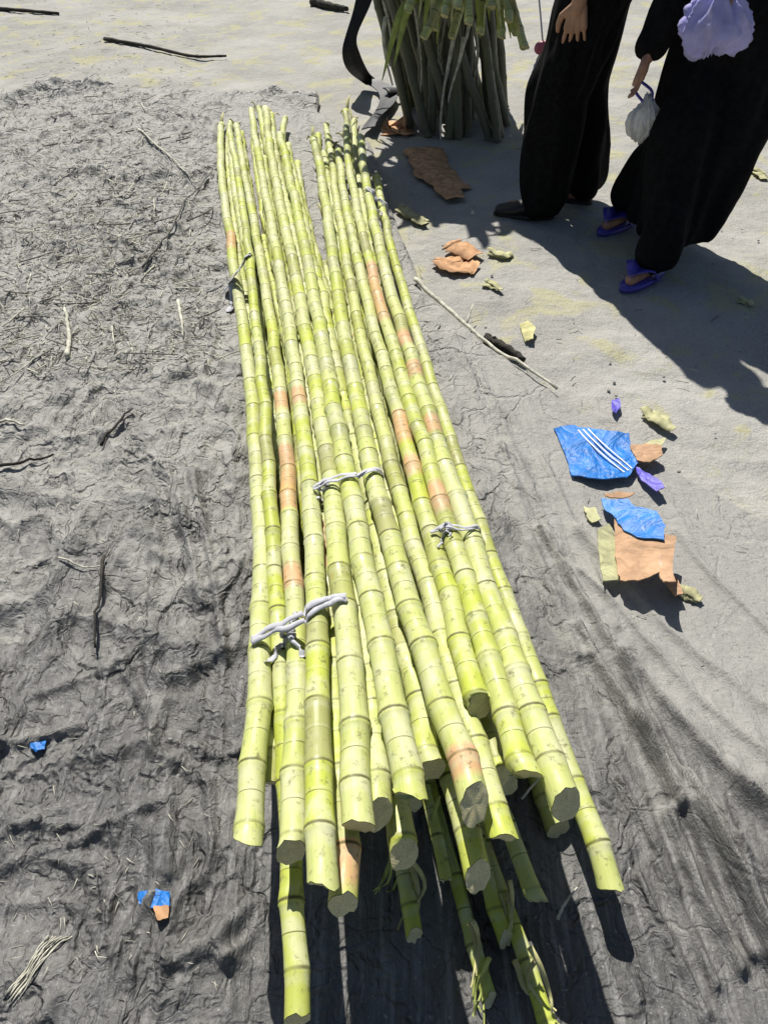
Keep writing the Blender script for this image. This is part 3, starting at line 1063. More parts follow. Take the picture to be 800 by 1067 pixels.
def pebbles():
    V, F = [], []
    for k in range(170):
        px, py = random.uniform(380, 840), random.uniform(120, 860)
        p = P(px, py)
        if p.x < np.interp(p.y, EDGE_Y, EDGE_X) + .02:
            continue
        r = random.choice([.002, .003, .004, .006])
        bm = bmesh.new()
        bmesh.ops.create_icosphere(bm, subdivisions=1, radius=r)
        o = len(V)
        for v in bm.verts:
            q = v.co * (1 + .35 * noise.noise(v.co * 300 + Vector((k, 0, 0))))
            V.append(Vector((p.x + q.x, p.y + q.y, r * .3 + q.z * .7)))
        F += [tuple(v.index + o for v in f.verts) for f in bm.faces]
        bm.free()
    tag(mesh_obj('grit', V, F, simple('grit_stone', (.3, .29, .27), .9, .2, .3, 60), smooth=False), 'fine grit strewn over the dusty ground', None, None, 'stuff')


pebbles()


def sheet(outline, thick, mat, zf, parent=None, loc=None, name='panel', sub=3):
    """torn card: outline (survey px) -> solid sheet; zf(u,v) gives the height; edges slightly ragged"""
    pts = []
    for (a, b) in zip(outline, outline[1:] + outline[:1]):
        for f in (0, .25, .5, .75):
            pts.append((a[0] + (b[0] - a[0]) * f + random.gauss(0, .5), a[1] + (b[1] - a[1]) * f + random.gauss(0, .5)))
    top = [P(x, y, zf(x, y)) for x, y in pts]
    n_ = len(top)
    bm = bmesh.new()
    tv = [bm.verts.new(p) for p in top]
    f = bm.faces.new(tv)
    bmesh.ops.triangulate(bm, faces=[f])
    bm.verts.ensure_lookup_table()
    bm.normal_update()
    V = [v.co.copy() for v in bm.verts]
    F = [tuple(v.index for v in q.verts) for q in bm.faces]
    bm.free()
    V += [p - Vector((0, 0, thick)) for p in V[:n_]]
    F += [tuple(i + n_ for i in q)[::-1] for q in F]
    F += [(i, (i + 1) % n_, (i + 1) % n_ + n_, i + n_) for i in range(n_)]
    return mesh_obj(name, V, F, mat, parent=parent, loc=loc, smooth=False)


# blue printed torn box panel
zc = lambda x, y: .034 + .022 * max(0, (x - 600) / 90) + .006 * math.sin(x * .06 + y * .03)
o = sheet([(577, 446), (592, 442), (612, 446), (640, 449), (655, 452), (657, 470), (664, 482), (655, 497), (630, 499), (596, 495), (588, 472)], .004, MAT_BLUE, zc, loc=P(620, 475), name='cardboard_scrap')
tag(o, 'torn blue printed cardboard with thin white stripes, lying on the dusty ground', 'cardboard')
for k in range(3):
    pts = [(602 + k * 5.2, 448 - k * .6), (613 + k * 5.2, 460 - k), (628 + k * 5.4, 474 - k * 1.2), (641 + k * 5, 485 - k * 1.5), (650 + k * 4, 492 - k * 2)]
    path = [Vector((q.x, q.y, q.z)) for q in (P(x, y, zc(x, y) + .002) for x, y in pts)]
    path = spline(path, 14)
    V, F = ribbon(path, .0042, Vector((1, .6, 0)), .001)
    mesh_obj('printed_stripe', V, F, MAT_WHITE, parent=o)
sheet([(656, 464), (672, 462), (688, 463), (690, 474), (676, 481), (664, 480)], .004, MAT_KRAFT, lambda x, y: zc(x, y) + .004, parent=o, name='torn_flap')
sheet([(660, 484), (672, 492), (688, 500), (692, 508), (684, 512), (668, 500)], .004, MAT_NAVY, lambda x, y: zc(x, y) - .004, parent=o, name='violet_edge')

# second piece: folded kraft carton standing half open on the ground
zk = lambda x, y: .036 + .055 * max(0, min(1, (x - 626) / 70)) + .02 * max(0, (y - 545) / 60)
o = sheet([(640, 540), (650, 543), (668, 553), (690, 556), (704, 560), (700, 590), (703, 606), (690, 606), (686, 597), (664, 604), (646, 605), (643, 590), (640, 566)], .004, MAT_KRAFT, zk, loc=P(655, 580), name='carton')
tag(o, 'torn brown carton folded open with a blue printed rim', 'cardboard')
sheet([(626, 520), (654, 519), (662, 528), (684, 532), (692, 548), (691, 562), (664, 559), (648, 551), (640, 538), (629, 530)], .004, MAT_BLUE, lambda x, y: zk(x, y) + .007, parent=o, name='blue_rim')
sheet([(622, 552), (634, 546), (646, 566), (652, 590), (648, 604), (628, 605), (624, 580)], .004, MAT_PALE, lambda x, y: .066 - .03 * max(0, min(1, (x - 622) / 28)) + .006, parent=o, name='pale_flap')
sheet([(608, 528), (620, 529), (626, 541), (616, 544), (611, 538)], .003, MAT_PALE, lambda x, y: .034, parent=o, name='torn_corner')
sheet([(690, 602), (704, 600), (712, 618), (702, 620)], .004, MAT_KRAFT, lambda x, y: .05, parent=o, name='torn_tongue')
sheet([(629, 514), (645, 512), (662, 514), (650, 519), (632, 518)], .003, MAT_KRAFT, lambda x, y: .05, parent=o, name='brown_edge')

def scrap(outline, mat, z, label, cat='scrap', name='plastic_scrap', th=.003, tilt=.0, ch=None):
    cx = sum(p[0] for p in outline) / len(outline)
    cy = sum(p[1] for p in outline) / len(outline)
    g = P(cx, cy)
    z0 = sheet_z(g.x, g.y) + z
    o = sheet(outline, th, mat, lambda x, y: z0 + tilt * (x - cx) + .003 * math.sin(x * .4) * math.cos(y * .3), loc=g, name=name)
    tag(o, label, cat)
    for nm, ol, m2 in ch or []:
        sheet(ol, th, m2, lambda x, y: z0 + .003 + tilt * (x - cx), parent=o, name=nm)
    return o


scrap([(31, 769), (40, 766), (49, 768), (47, 780), (38, 783), (32, 779)], MAT_BLUE, .012, 'small blue plastic scrap at the left edge by the dark fold')
scrap([(143, 930), (160, 926), (177, 929), (176, 944), (158, 946), (145, 942)], MAT_BLUE, .012, 'blue and orange wrapper scrap on the sheet left of the long cane', 'wrapper', 'wrapper_scrap',
      ch=[('orange_panel', [(160, 944), (176, 943), (175, 956), (164, 959)], MAT_BROWN)])
scrap([(637, 418), (645, 414), (647, 424), (641, 430), (636, 425)], MAT_NAVY, .012, 'tiny violet scrap on the ground above the blue cardboard')
def husk(pts, wpx, label, seed, mat=MAT_BROWN):
    rd = random.Random(seed)
    g = P(*pts[0])
    vfs = []
    flat = True
    for q in range(2 if flat else 3):
        sp = [P(x + rd.gauss(0, wpx * .2), y + rd.gauss(0, wpx * .2)) for x, y in pts]
        path = spline(sp, 18)
        path = [Vector((p.x, p.y, max(.0, sheet_z(p.x, p.y) - .006) + .008 + .006 * q + .005 * math.sin(j * .35 + q) ** 2)) for j, p in enumerate(path)]
        d = (path[-1] - path[0]).normalized()
        W = (P(pts[0][0] + wpx, pts[0][1]) - g).length * 1.5
        vfs.append(ribbon(path, [W * (.5 + .5 * math.sin(math.pi * (.1 + .8 * f))) * rd.uniform(.75, 1.1) * (1 - .25 * q) for f in np.linspace(0, 1, 18)], Vector((-d.y, d.x, rd.uniform(-.12, .12) if flat else rd.uniform(-.3, .3))), .002, rd.uniform(-.1, .1) if flat else rd.uniform(-.3, .3)))
    V, F = join(*vfs)
    tag(mesh_obj('dry_husk' if mat is MAT_BROWN else 'leaf_shred', V, F, mat, loc=g), label, 'husk' if mat is MAT_BROWN else 'leaf')


husk([(400, 136), (414, 134), (428, 140)], 20, 'dry brown husk nearest the far end of the pile', 1)
husk([(436, 160), (450, 180), (476, 208)], 27, 'largest dry brown husk, at the edge of the bundle shadow', 2)
husk([(464, 262), (478, 272), (498, 283)], 27, 'dry brown husk alone on the ground below the bundle shadow', 3)
for q_, (cx_, cy_, w_, lb) in enumerate([
        (428, 226, 14, 'yellowish leaf shred just right of the far end of the pile'),
        (520, 268, 11, 'yellowish leaf shred right of the lone brown husk'),
        (682, 438, 16, 'widest yellowish leaf shred, above the brown corner of the blue cardboard'),
        (712, 626, 14, 'yellowish leaf shred below the torn brown carton'),
        (786, 180, 11, 'yellowish leaf shred at the right edge beside the black robe'),
        (776, 318, 8, 'yellowish leaf shred in the near right of the robe, by its shadow'),
        (512, 300, 8, 'small yellowish leaf shred above the thick dark stick')]):
    husk([(cx_ - w_, cy_ - w_ * .4), (cx_, cy_), (cx_ + w_, cy_ + w_ * .5)], w_ * .8, lb, 70 + q_, MAT_SHRED)
for n_, (pts_, r_) in enumerate([([(423, 918), (430, 940), (427, 972)], 9), ([(450, 855), (458, 885), (466, 914)], 6), ([(486, 978), (494, 1000), (487, 1030)], 7),
                               ([(503, 1015), (500, 1040), (494, 1060)], 5), ([(538, 1008), (552, 1030), (570, 1062)], 8), ([(412, 900), (404, 925), (398, 940)], 5),
                               ([(520, 940), (526, 965), (530, 985)], 6)]):
    rd = random.Random(50 + n_)
    g = P(*pts_[0])
    vfs = []
    for q in range(4):
        sp = [P(x + rd.gauss(0, 5), y + rd.gauss(0, 4)) for x, y in pts_]
        path = spline(sp, 10)
        path = [Vector((p.x, p.y, .02 + .03 * q * f + .008 * math.sin(j))) for j, (p, f) in enumerate(zip(path, np.linspace(1, .2, 10)))]
        vfs.append(ribbon(path, [r_ * .0011 * (1 - .8 * f) + .0012 for f in np.linspace(0, 1, 10)], Vector((1, .2, .4)), .001, .3))
    V, F = join(*vfs)
    tag(mesh_obj('cane_splinter', V, F, MAT_LEAF_GREEN if n_ % 2 else MAT_LEAF, loc=g), 'frayed pale cane splinter in the shade under the near canes', 'splinter', 'splinters under the near ends of the canes')
scrap([(540, 338), (550, 334), (558, 340), (555, 352), (546, 356)], MAT_LEAF, .014, 'small yellowish leaf scrap near the long pale stalk', 'leaf', 'leaf_scrap', .003, .001)
scrap([(665, 465), (678, 458), (694, 457), (690, 463), (672, 466)], MAT_PALE, .008, 'pale yellow scrap against the top of the blue cardboard', 'scrap', 'paper_scrap')


# ------------------------------------------------------------------ upright bundle of canes at the far right of the pile
def standing_bundle():
    apex = Vector((.12, 4.55, 1.6))
    lab = 'grey shaded sugarcane standing upright in the bundle beside the black trousers'
    for k in range(46):
        bx, by = random.uniform(424, 528), random.uniform(98, 148)
        b = P(bx, by, .01)
        top = Vector((apex.x + (b.x - .42) * .8 + random.gauss(0, .19), apex.y + (b.y - 4.4) * .5 + random.gauss(0, .06), random.uniform(1.3, 1.7)))
        mid = b.lerp(top, .5) + Vector((random.gauss(0, .02), random.gauss(0, .02), 0))
        pth = spline([b, mid, top], 40)
        cum = np.concatenate([[0], np.cumsum([(q - p).length for p, q in zip(pth[:-1], pth[1:])])])
        A = [np.array([getattr(p, a) for p in pth]) for a in 'xyz']
        fn = lambda s, A=A, cum=cum: Vector([float(np.interp(s, cum, a)) for a in A])
        V, F, at = cane_tube(fn, float(cum[-1]), .024, .019, .2, lambda y, s: 0.0, .1, 900 + k, (.10, .16))
        o = mesh_obj('sugarcane', V, F, MAT_CANE_SHADED, loc=b, attrs=at)
        tag(o, lab, 'sugarcane', 'sugarcane stalks in the upright bundle')
        dv, df = cut_disc(V[:SIDES], .0008)
        mesh_obj('cut_end', dv, [f[::-1] for f in df], MAT_CUT, parent=o)
        if k < 13:                                   # drooping leaves, lit from above
            ends = [(545, 52), (532, 40), (538, 22), (522, 30), (510, 22), (500, 40), (470, 30), (455, 46), (440, 44), (436, 20), (398, 84), (410, 70), (448, 18), (484, 24), (516, 12), (527, 14)]
            ex, ey = ends[k % 16]
            ex, ey = ex + (k // 16) * random.uniform(-14, 14), ey - (k // 16) * random.uniform(0, 22)
            e = Q(ex, ey, 3.95 + random.uniform(-.1, .1))
            s0 = Vector((.30 + (e.x - .30) * .35, 4.14, e.z + random.uniform(.22, .34)))
            m_ = s0.lerp(e, .55) + Vector((0, 0, .13))
            pl = spline([s0, m_, e], 14)
            wds = [.034 * math.sin(math.pi * (.15 + .85 * f)) + .004 for f in np.linspace(0, 1, 14)]
            rv, rf_ = ribbon(pl, wds, Vector((0.3, 1, .25)).cross(e - s0).normalized(), .0015, .3)
            mesh_obj('leaf', rv, rf_, MAT_LEAF_GREEN if k % 3 else MAT_LEAF, parent=o)
        top = fn(float(cum[-1]) - .05)
        if k % 2:
            st_ = fn(float(cum[-1]) * random.uniform(.33, .42)) + Vector((random.uniform(-.03, .03), -.03, 0))
            ln_ = random.uniform(.2, .5)
            pl = [st_ + Vector((.03 * math.sin(3 * f + k), -.05 * math.sin(2.2 * f), -ln_ * f)) for f in np.linspace(0, 1, 10)]
            hv, hf = ribbon(pl, [.022 * (1 - .7 * f) + .002 * math.sin(9 * f) for f in np.linspace(0, 1, 10)], Vector((1, .4 * math.sin(k), 0)), .0015, .3)
            mesh_obj('hanging_leaf', hv, hf, MAT_STRAW, parent=o)
        vfs = []  # unseen leaf crown, added wide and dense to deepen the ground shadow
        for q in range(10):
            a = random.uniform(0, 6.28)
            d = Vector((math.cos(a), math.sin(a), 0))
            st_ = fn(float(cum[-1]) * random.uniform(.5, .97))
            ln_ = random.uniform(.3, .6)
            pl = [st_ + d * (ln_ * f * .7) + Vector((0, 0, ln_ * (.75 * f - .9 * f * f))) for f in np.linspace(0, 1, 9)]
            vfs.append(ribbon(pl, [.085 * (1 - .9 * f) + .003 for f in np.linspace(0, 1, 9)], Vector((-d.y, d.x, 0)), .0015, .3))
        lv, lf = join(*vfs)
        mesh_obj('shadow_crown', lv, lf, MAT_LEAF, parent=o)
    for q, (ex, ey, Yq) in enumerate([(546, 50, 3.86), (530, 22, 3.9), (512, 8, 3.92), (441, 40, 3.9), (463, 16, 3.88), (489, 24, 3.84), (538, 36, 3.95), (425, 12, 3.95), (452, 30, 4.0), (476, 8, 3.86), (500, 34, 3.98), (522, 40, 3.92), (470, 40, 4.02)]):
        e = Q(ex, ey, Yq)
        bk = Vector((.30 + (e.x - .30) * .15 + .01 * q + random.gauss(0, .12), 4.65, e.z + random.uniform(.2, .5)))
        mid = e.lerp(bk, .5) + Vector((0, 0, .07))
        pth = spline([e, mid, bk], 40)
        cum = np.concatenate([[0], np.cumsum([(b_ - a_).length for a_, b_ in zip(pth[:-1], pth[1:])])])
        A = [np.array([getattr(p, a) for p in pth]) for a in 'xyz']
        fn = lambda s, A=A, cum=cum: Vector([float(np.interp(s, cum, a)) for a in A])
        V, F, at = cane_tube(fn, float(cum[-1]), .019, .021, .3, lambda y, s: 0.0, .7, 1900 + q)
        o = mesh_obj('sugarcane', V, F, MAT_CANE, loc=e, attrs=at)
        tag(o, 'sunlit yellow-green sugarcane end poking forward through the top of the upright bundle', 'sugarcane', 'sunlit cane ends wedged in the upright bundle')
        dv, df = cut_disc(V[:SIDES], .0008)
        mesh_obj('cut_end', dv, [f[::-1] for f in df], MAT_CUT, parent=o)
    # tie cord round the bundle
    c_ = Vector((.25, 4.5, .92))
    ring = [c_ + Vector((.36 * math.cos(a), .34 * math.sin(a), .01 * math.sin(3 * a))) for a in np.linspace(0, 2 * math.pi, 40)]
    V, F = tube(ring, .008, 8, False)
    tag(mesh_obj('rope_tie', V, F, MAT_TIE, loc=c_), 'pale rope round the upright sugarcane bundle', 'rope')


standing_bundle()


def rubber_strip():
    pts = [Q(384, -40, 5.1), Q(378, 0, 5.0), Q(368, 40, 4.95), Q(366, 66, 4.95), P(384, 84, .05), P(404, 98, .03), P(396, 116, .03), P(386, 136, .03)]
    path = spline(pts, 44)
    for p in path:
        p.z = max(p.z, .03)
    for j, p in enumerate(path):
        p.x += .012 * math.sin(j * .4)
        p.z += .008 * (1 + math.sin(j * .5))
    V, F = ribbon(path, [.085 + .022 * math.sin(i * .43) for i in range(44)], [Vector((1, -.2 * math.sin(i * .2), .25)) for i in range(44)], .006, .04)
    o = mesh_obj('rubber_strip', V, F, MAT_RUBBER, loc=P(386, 136), smooth=False)
    tag(o, 'black rubber strip bent down to the ground left of the upright bundle', 'rubber strip')
    pts = [P(402, 96, .06), P(420, 96, .05), P(445, 104, .04), P(462, 112, .03)]
    path = spline(pts, 16)
    V, F = ribbon(path, [.09 * (1 - .5 * i / 16) for i in range(16)], Vector((0, 1, .2)), .008, .16)
    mesh_obj('side_strip', V, F, MAT_RUBBER, parent=o)


rubber_strip()


# ------------------------------------------------------------------ people
def capsule(a, b, ra, rb, sides=14, sx=1.0, axis=None):
    """tapered capsule with round ends"""
    d = b - a
    L = d.length
    t = d.normalized() if L > 1e-6 else Vector((0, 0, 1))
    s, u = frame(t)
    if axis is not None:
        s = (axis - t * axis.dot(t)).normalized()
        u = s.cross(t).normalized()
    rings = []
    for k in range(1, 5):
        th = math.pi / 2 * (1 - k / 4)
        rings.append((a - t * (ra * math.sin(th)), ra * math.cos(th)))
    for k in range(0, 4):
        th = math.pi / 2 * (k / 4)
        rings.append((b + t * (rb * math.sin(th)), rb * math.cos(th)))
    V, F = [], []
    for p, r in rings:
        for k in range(sides):
            an = 2 * math.pi * k / sides
            V.append(p + s * (math.cos(an) * r * sx) + u * (math.sin(an) * r))
    n_ = len(rings)
    for i in range(n_ - 1):
        for k in range(sides):
            x, y = i * sides + k, i * sides + (k + 1) % sides
            F.append((x, y, y + sides, x + sides))
    V += [a - t * ra, b + t * rb]
    for k in range(sides):
        F.append((k, len(V) - 2, (k + 1) % sides))
        F.append(((n_ - 1) * sides + k, (n_ - 1) * sides + (k + 1) % sides, len(V) - 1))
    return V, [f[::-1] for f in F]


def loft(rings):
    n_ = len(rings[0])
    V, F = [], []
    for r in rings:
        V += r
    for i in range(len(rings) - 1):
        for k in range(n_):
            a, b = i * n_ + k, i * n_ + (k + 1) % n_
            F.append((a, b, b + n_, a + n_))
    F.append(tuple(range(n_))[::-1])
    F.append(tuple((len(rings) - 1) * n_ + k for k in range(n_)))
    return V, F


def fuse(name, vfs, voxel, mat, parent, smooth=4, fold=0.0, fscale=8.0, seed=0, stretch=.25):
    V, F = join(*vfs)
    me = bpy.data.meshes.new('raw')
    me.from_pydata(V, [], F)
    ob = bpy.data.objects.new('raw', me)
    COL.objects.link(ob)
    m = ob.modifiers.new('r', 'REMESH')
    m.mode = 'VOXEL'
    m.voxel_size = voxel
    m.use_smooth_shade = True
    if smooth:
        s = ob.modifiers.new('s', 'SMOOTH')
        s.iterations = smooth
        s.factor = .5
    dg = bpy.context.evaluated_depsgraph_get()
    me2 = bpy.data.meshes.new_from_object(ob.evaluated_get(dg))
    bpy.data.objects.remove(ob)
    if fold:
        nm = [v.normal.copy() for v in me2.vertices]
        for v, n_ in zip(me2.vertices, nm):
            q = Vector((v.co.x * fscale, v.co.y * fscale, v.co.z * fscale * stretch + seed))
            v.co += n_ * fold * (noise.noise(q) + .5 * noise.noise(q * 2.3))
    verts = [v.co.copy() for v in me2.vertices]
    faces = [tuple(p.vertices) for p in me2.polygons]
    bpy.data.meshes.remove(me2)
    return mesh_obj(name, verts, faces, mat, parent=parent)


def hand_parts(wr, d, nrm, side, curl=.35, sc=1.0):
    """wr wrist, d pointing direction, nrm palm normal (palm side), side: thumb direction"""
    d, side = d.normalized(), side.normalized()
    out = [capsule(wr - d * .02, wr + d * .02 * sc, .024 * sc, .026 * sc)]
    for k, (o, L, r) in enumerate([(.031, .072, .0086), (.0105, .080, .0088), (-.0105, .074, .0085), (-.031, .058, .0074)]):
        kn = wr + d * (.088 - .006 * abs(k - 1)) * sc + side * o * sc
        out.append(capsule(wr + d * .015 * sc + side * o * .6 * sc, kn, .0145 * sc, .0125 * sc))
        p, ang = kn, curl * (.5 + .12 * k)
        dd = (d + side * (o * 5.5)).normalized()
        for f, rr in ((.45, 1.0), (.31, .92), (.24, .82)):
            v = dd * math.cos(ang) + nrm * math.sin(ang)
            q = p + v * L * f * sc
            out.append(capsule(p, q, r * rr * sc, r * rr * .93 * sc, 10))
            p, ang = q, ang + curl
    b = wr + d * .022 * sc + side * .024 * sc
    m_ = b + (d * .6 + side * .75 + nrm * .25).normalized() * .042 * sc
    e = m_ + (d * .9 + side * .3 + nrm * .35).normalized() * .032 * sc
    f_ = e + (d * 1.0 + nrm * .35).normalized() * .024 * sc
    out += [capsule(b, m_, .0155 * sc, .012 * sc), capsule(m_, e, .0115 * sc, .0105 * sc), capsule(e, f_, .0105 * sc, .009 * sc)]
    return out


def head_parts(c_, fwd, lean=Vector((0, 0, 1))):
    s = fwd.cross(lean).normalized()
    parts = [capsule(c_ - lean * .012 - fwd * .012, c_ + lean * .035 - fwd * .018, .078, .082, 18, .9, s),
             capsule(c_ - lean * .055 + fwd * .03, c_ - lean * .075 + fwd * .045, .052, .034, 14, 1.0, s),      # jaw, chin
             capsule(c_ + fwd * .083 + lean * .015, c_ + fwd * .098 - lean * .022, .008, .0135, 10),               # nose
             capsule(c_ + fwd * .074 - lean * .052 - s * .018, c_ + fwd * .074 - lean * .052 + s * .018, .009, .009, 10),  # lips
             capsule(c_ + fwd * .068 + lean * .03 - s * .035, c_ + fwd * .074 + lean * .032, .011, .009, 10),
             capsule(c_ + fwd * .068 + lean * .03 + s * .035, c_ + fwd * .074 + lean * .032, .011, .009, 10)]
    for sg in (-1, 1):
        parts.append(capsule(c_ + s * sg * .076 - lean * .025 - fwd * .012, c_ + s * sg * .08 + lean * .022 - fwd * .018, .011, .014, 10))
    return parts


def eyes(c_, fwd, root):
    s = fwd.cross(Vector((0, 0, 1))).normalized()
    for sg in (-1, 1):
        p = c_ + fwd * .068 + s * sg * .031 + Vector((0, 0, .008))
        V, F = capsule(p, p + fwd * .001, .0125, .0125, 12)
        mesh_obj('eye', V, F, MAT_EYE, parent=root)


def shoe(root, toe_from, toe_dir, mat, name='shoe', L=.26):
    d = toe_dir.normalized()
    a = Vector((toe_from.x, toe_from.y, 0)) - d * .06
    s = Vector((-d.y, d.x, 0))
    rings = []
    for f, wd, hh in ((0, .018, .03), (.03, .034, .06), (.12, .036, .085), (.3, .035, .09), (.5, .04, .07), (.7, .047, .05), (.88, .042, .04), (.97, .028, .034), (1, .012, .025)):
        c_ = a + d * (L * f)
        rings.append([c_ + s * (wd * math.cos(t)) + Vector((0, 0, .008 + max(0, hh * (.5 + .5 * math.sin(t))))) for t in np.linspace(0, 2 * math.pi, 16, endpoint=False)])
    V, F = loft(rings)
    o = mesh_obj(name, V, [f[::-1] for f in F], mat, parent=root)
    rs = []
    for z in (.0, .014):
        rs.append([a + d * (L * (.5 - .52 * math.cos(t))) + s * ((.042 + .006 * math.cos(t)) * math.sin(t)) + Vector((0, 0, z)) for t in np.linspace(0, 2 * math.pi, 20, endpoint=False)])
    V, F = loft(rs)
    mesh_obj('sole', V, F, MAT_SHOE, parent=o)
    return o


def sandal(root, at, toe_dir):
    d = toe_dir.normalized()
    s = Vector((-d.y, d.x, 0))
    a = Vector((at.x, at.y, 0)) - d * .12
    L = .26
    rs = []
    for z in (.004, .022):
        rs.append([a + d * (L * (.5 - .53 * math.cos(t))) + s * ((.043 + .006 * -math.cos(t)) * math.sin(t)) + Vector((0, 0, z)) for t in np.linspace(0, 2 * math.pi, 24, endpoint=False)])
    V, F = loft(rs)
    o = mesh_obj('sandal', V, F, MAT_SANDAL, parent=root)
    post = a + d * .205 + Vector((0, 0, .05))
    vfs = []
    for sg in (-1, 1):
        e = a + d * .09 + s * sg * .047 + Vector((0, 0, .022))
        m_ = post.lerp(e, .5) + Vector((0, 0, .042)) + s * sg * .018
        pth = spline([post + Vector((0, 0, -.02)), post + Vector((0, 0, .012)), m_, e], 14)
        vfs.append(ribbon(pth, [.036 + .03 * math.sin(math.pi * f) for f in np.linspace(0, 1, 14)], d + s * sg * .3, .004, .1))
    V, F = join(*vfs)
    mesh_obj('strap', V, F, MAT_SANDAL, parent=o)
    return a


def person_one():
    fa, fb = P(562, 226), P(602, 210)
    c_ = (fa + fb) / 2
    root = empty('person', (c_.x, c_.y, 0), 'person in loose black trousers holding the upright sugarcane bundle', 'person')
    fwd = Vector((-.9, .3, 0)).normalized()
    sd = Vector((0, 0, 1)).cross(fwd).normalized()            # left side, nearer to the camera
    pel = Vector((c_.x + .03, c_.y, .93))
    chest = pel + Vector((-.02, .01, .37))
    neck = chest + Vector((0, 0, .17)) + fwd * .02
    head = neck + Vector((0, 0, .145)) + fwd * .045
    parts = [capsule(pel - sd * .07, pel + sd * .07, .105, .105), capsule(pel, chest, .125, .135, 18, 1.15, sd),
             capsule(chest + Vector((0, 0, .07)) - sd * .12, chest + Vector((0, 0, .07)) + sd * .12, .07, .07),
             capsule(chest + Vector((0, 0, .1)), head - Vector((0, 0, .04)), .056, .05)]
    parts += head_parts(head, fwd)
    trs = [capsule(pel - sd * .07, pel + sd * .07, .135, .135), capsule(pel + Vector((0, 0, .0)), pel + Vector((0, 0, .1)), .14, .135, 18, 1.12, sd)]
    for f, sg in ((fa, 1), (fb, -1)):
        hip = pel + sd * sg * .09 - Vector((0, 0, .03))
        an = Vector((f.x, f.y, .085))
        kn = hip.lerp(an, .5) + fwd * .05
        parts += [capsule(hip, kn, .08, .055), capsule(kn, an, .052, .036), capsule(an - Vector((0, 0, .04)), an - Vector((0, 0, .055)) + fwd * .13, .034, .026)]
        trs += [capsule(hip, kn, .13, .115), capsule(kn, Vector((f.x, f.y, .12)), .115, .11)]
        shoe(root, f, fwd + sd * sg * .2, MAT_SHOE)
    slv = [capsule(pel + Vector((0, 0, .02)), chest, .15, .155, 18, 1.15, sd), capsule(chest + Vector((0, 0, .075)) - sd * .14, chest + Vector((0, 0, .075)) + sd * .14, .082, .082)]
    # near arm hangs, the far arm reaches to the bundle
    shl = chest + Vector((0, 0, .08)) + sd * .19
    wr = Q(603, 2, shl.y - .02)
    el = shl.lerp(wr, .52) + sd * .03 - fwd * .03
    parts += [capsule(shl, el, .048, .04), capsule(el, wr, .039, .027)]
    parts += hand_parts(wr, Vector((.02, .02, -1)), -sd, fwd, .28, 1.0)
    slv += [capsule(shl, el, .066, .058), capsule(el, el.lerp(wr, .8), .057, .047)]
    shr = chest + Vector((0, 0, .08)) - sd * .19
    wr2 = Vector((Q(520, 0, 4.0).x + .06, 4.0, 1.08))
    el2 = shr.lerp(wr2, .5) + Vector((0, 0, -.13))
    parts += [capsule(shr, el2, .048, .04), capsule(el2, wr2, .039, .027)]
    dd = (wr2 - el2).normalized()
    parts += hand_parts(wr2, dd, Vector((-.2, -1, 0)).normalized(), Vector((0, 0, 1)), .6, 1.0)
    slv += [capsule(shr, el2, .066, .058), capsule(el2, el2.lerp(wr2, .85), .057, .047)]
    fuse('body', parts, .0038, MAT_SKIN, root, 2)
    fuse('trousers', trs, .012, MAT_BLACK, root, 6, .032, 11.0, 3.1, .16)
    fuse('jacket', slv, .012, MAT_BLACK, root, 6, .026, 9.0, 8.2, .3)
    hp = [capsule(head + Vector((0, 0, .035)) - fwd * .026, head + Vector((0, 0, .05)) - fwd * .022, .088, .086, 18, .92, sd)]
    fuse('hair', hp, .007, MAT_HAIR, root, 2, .004, 40, 1.0, 1.0)
    eyes(head, fwd, root)
    return root, wr


p1_root, p1_wr = person_one()


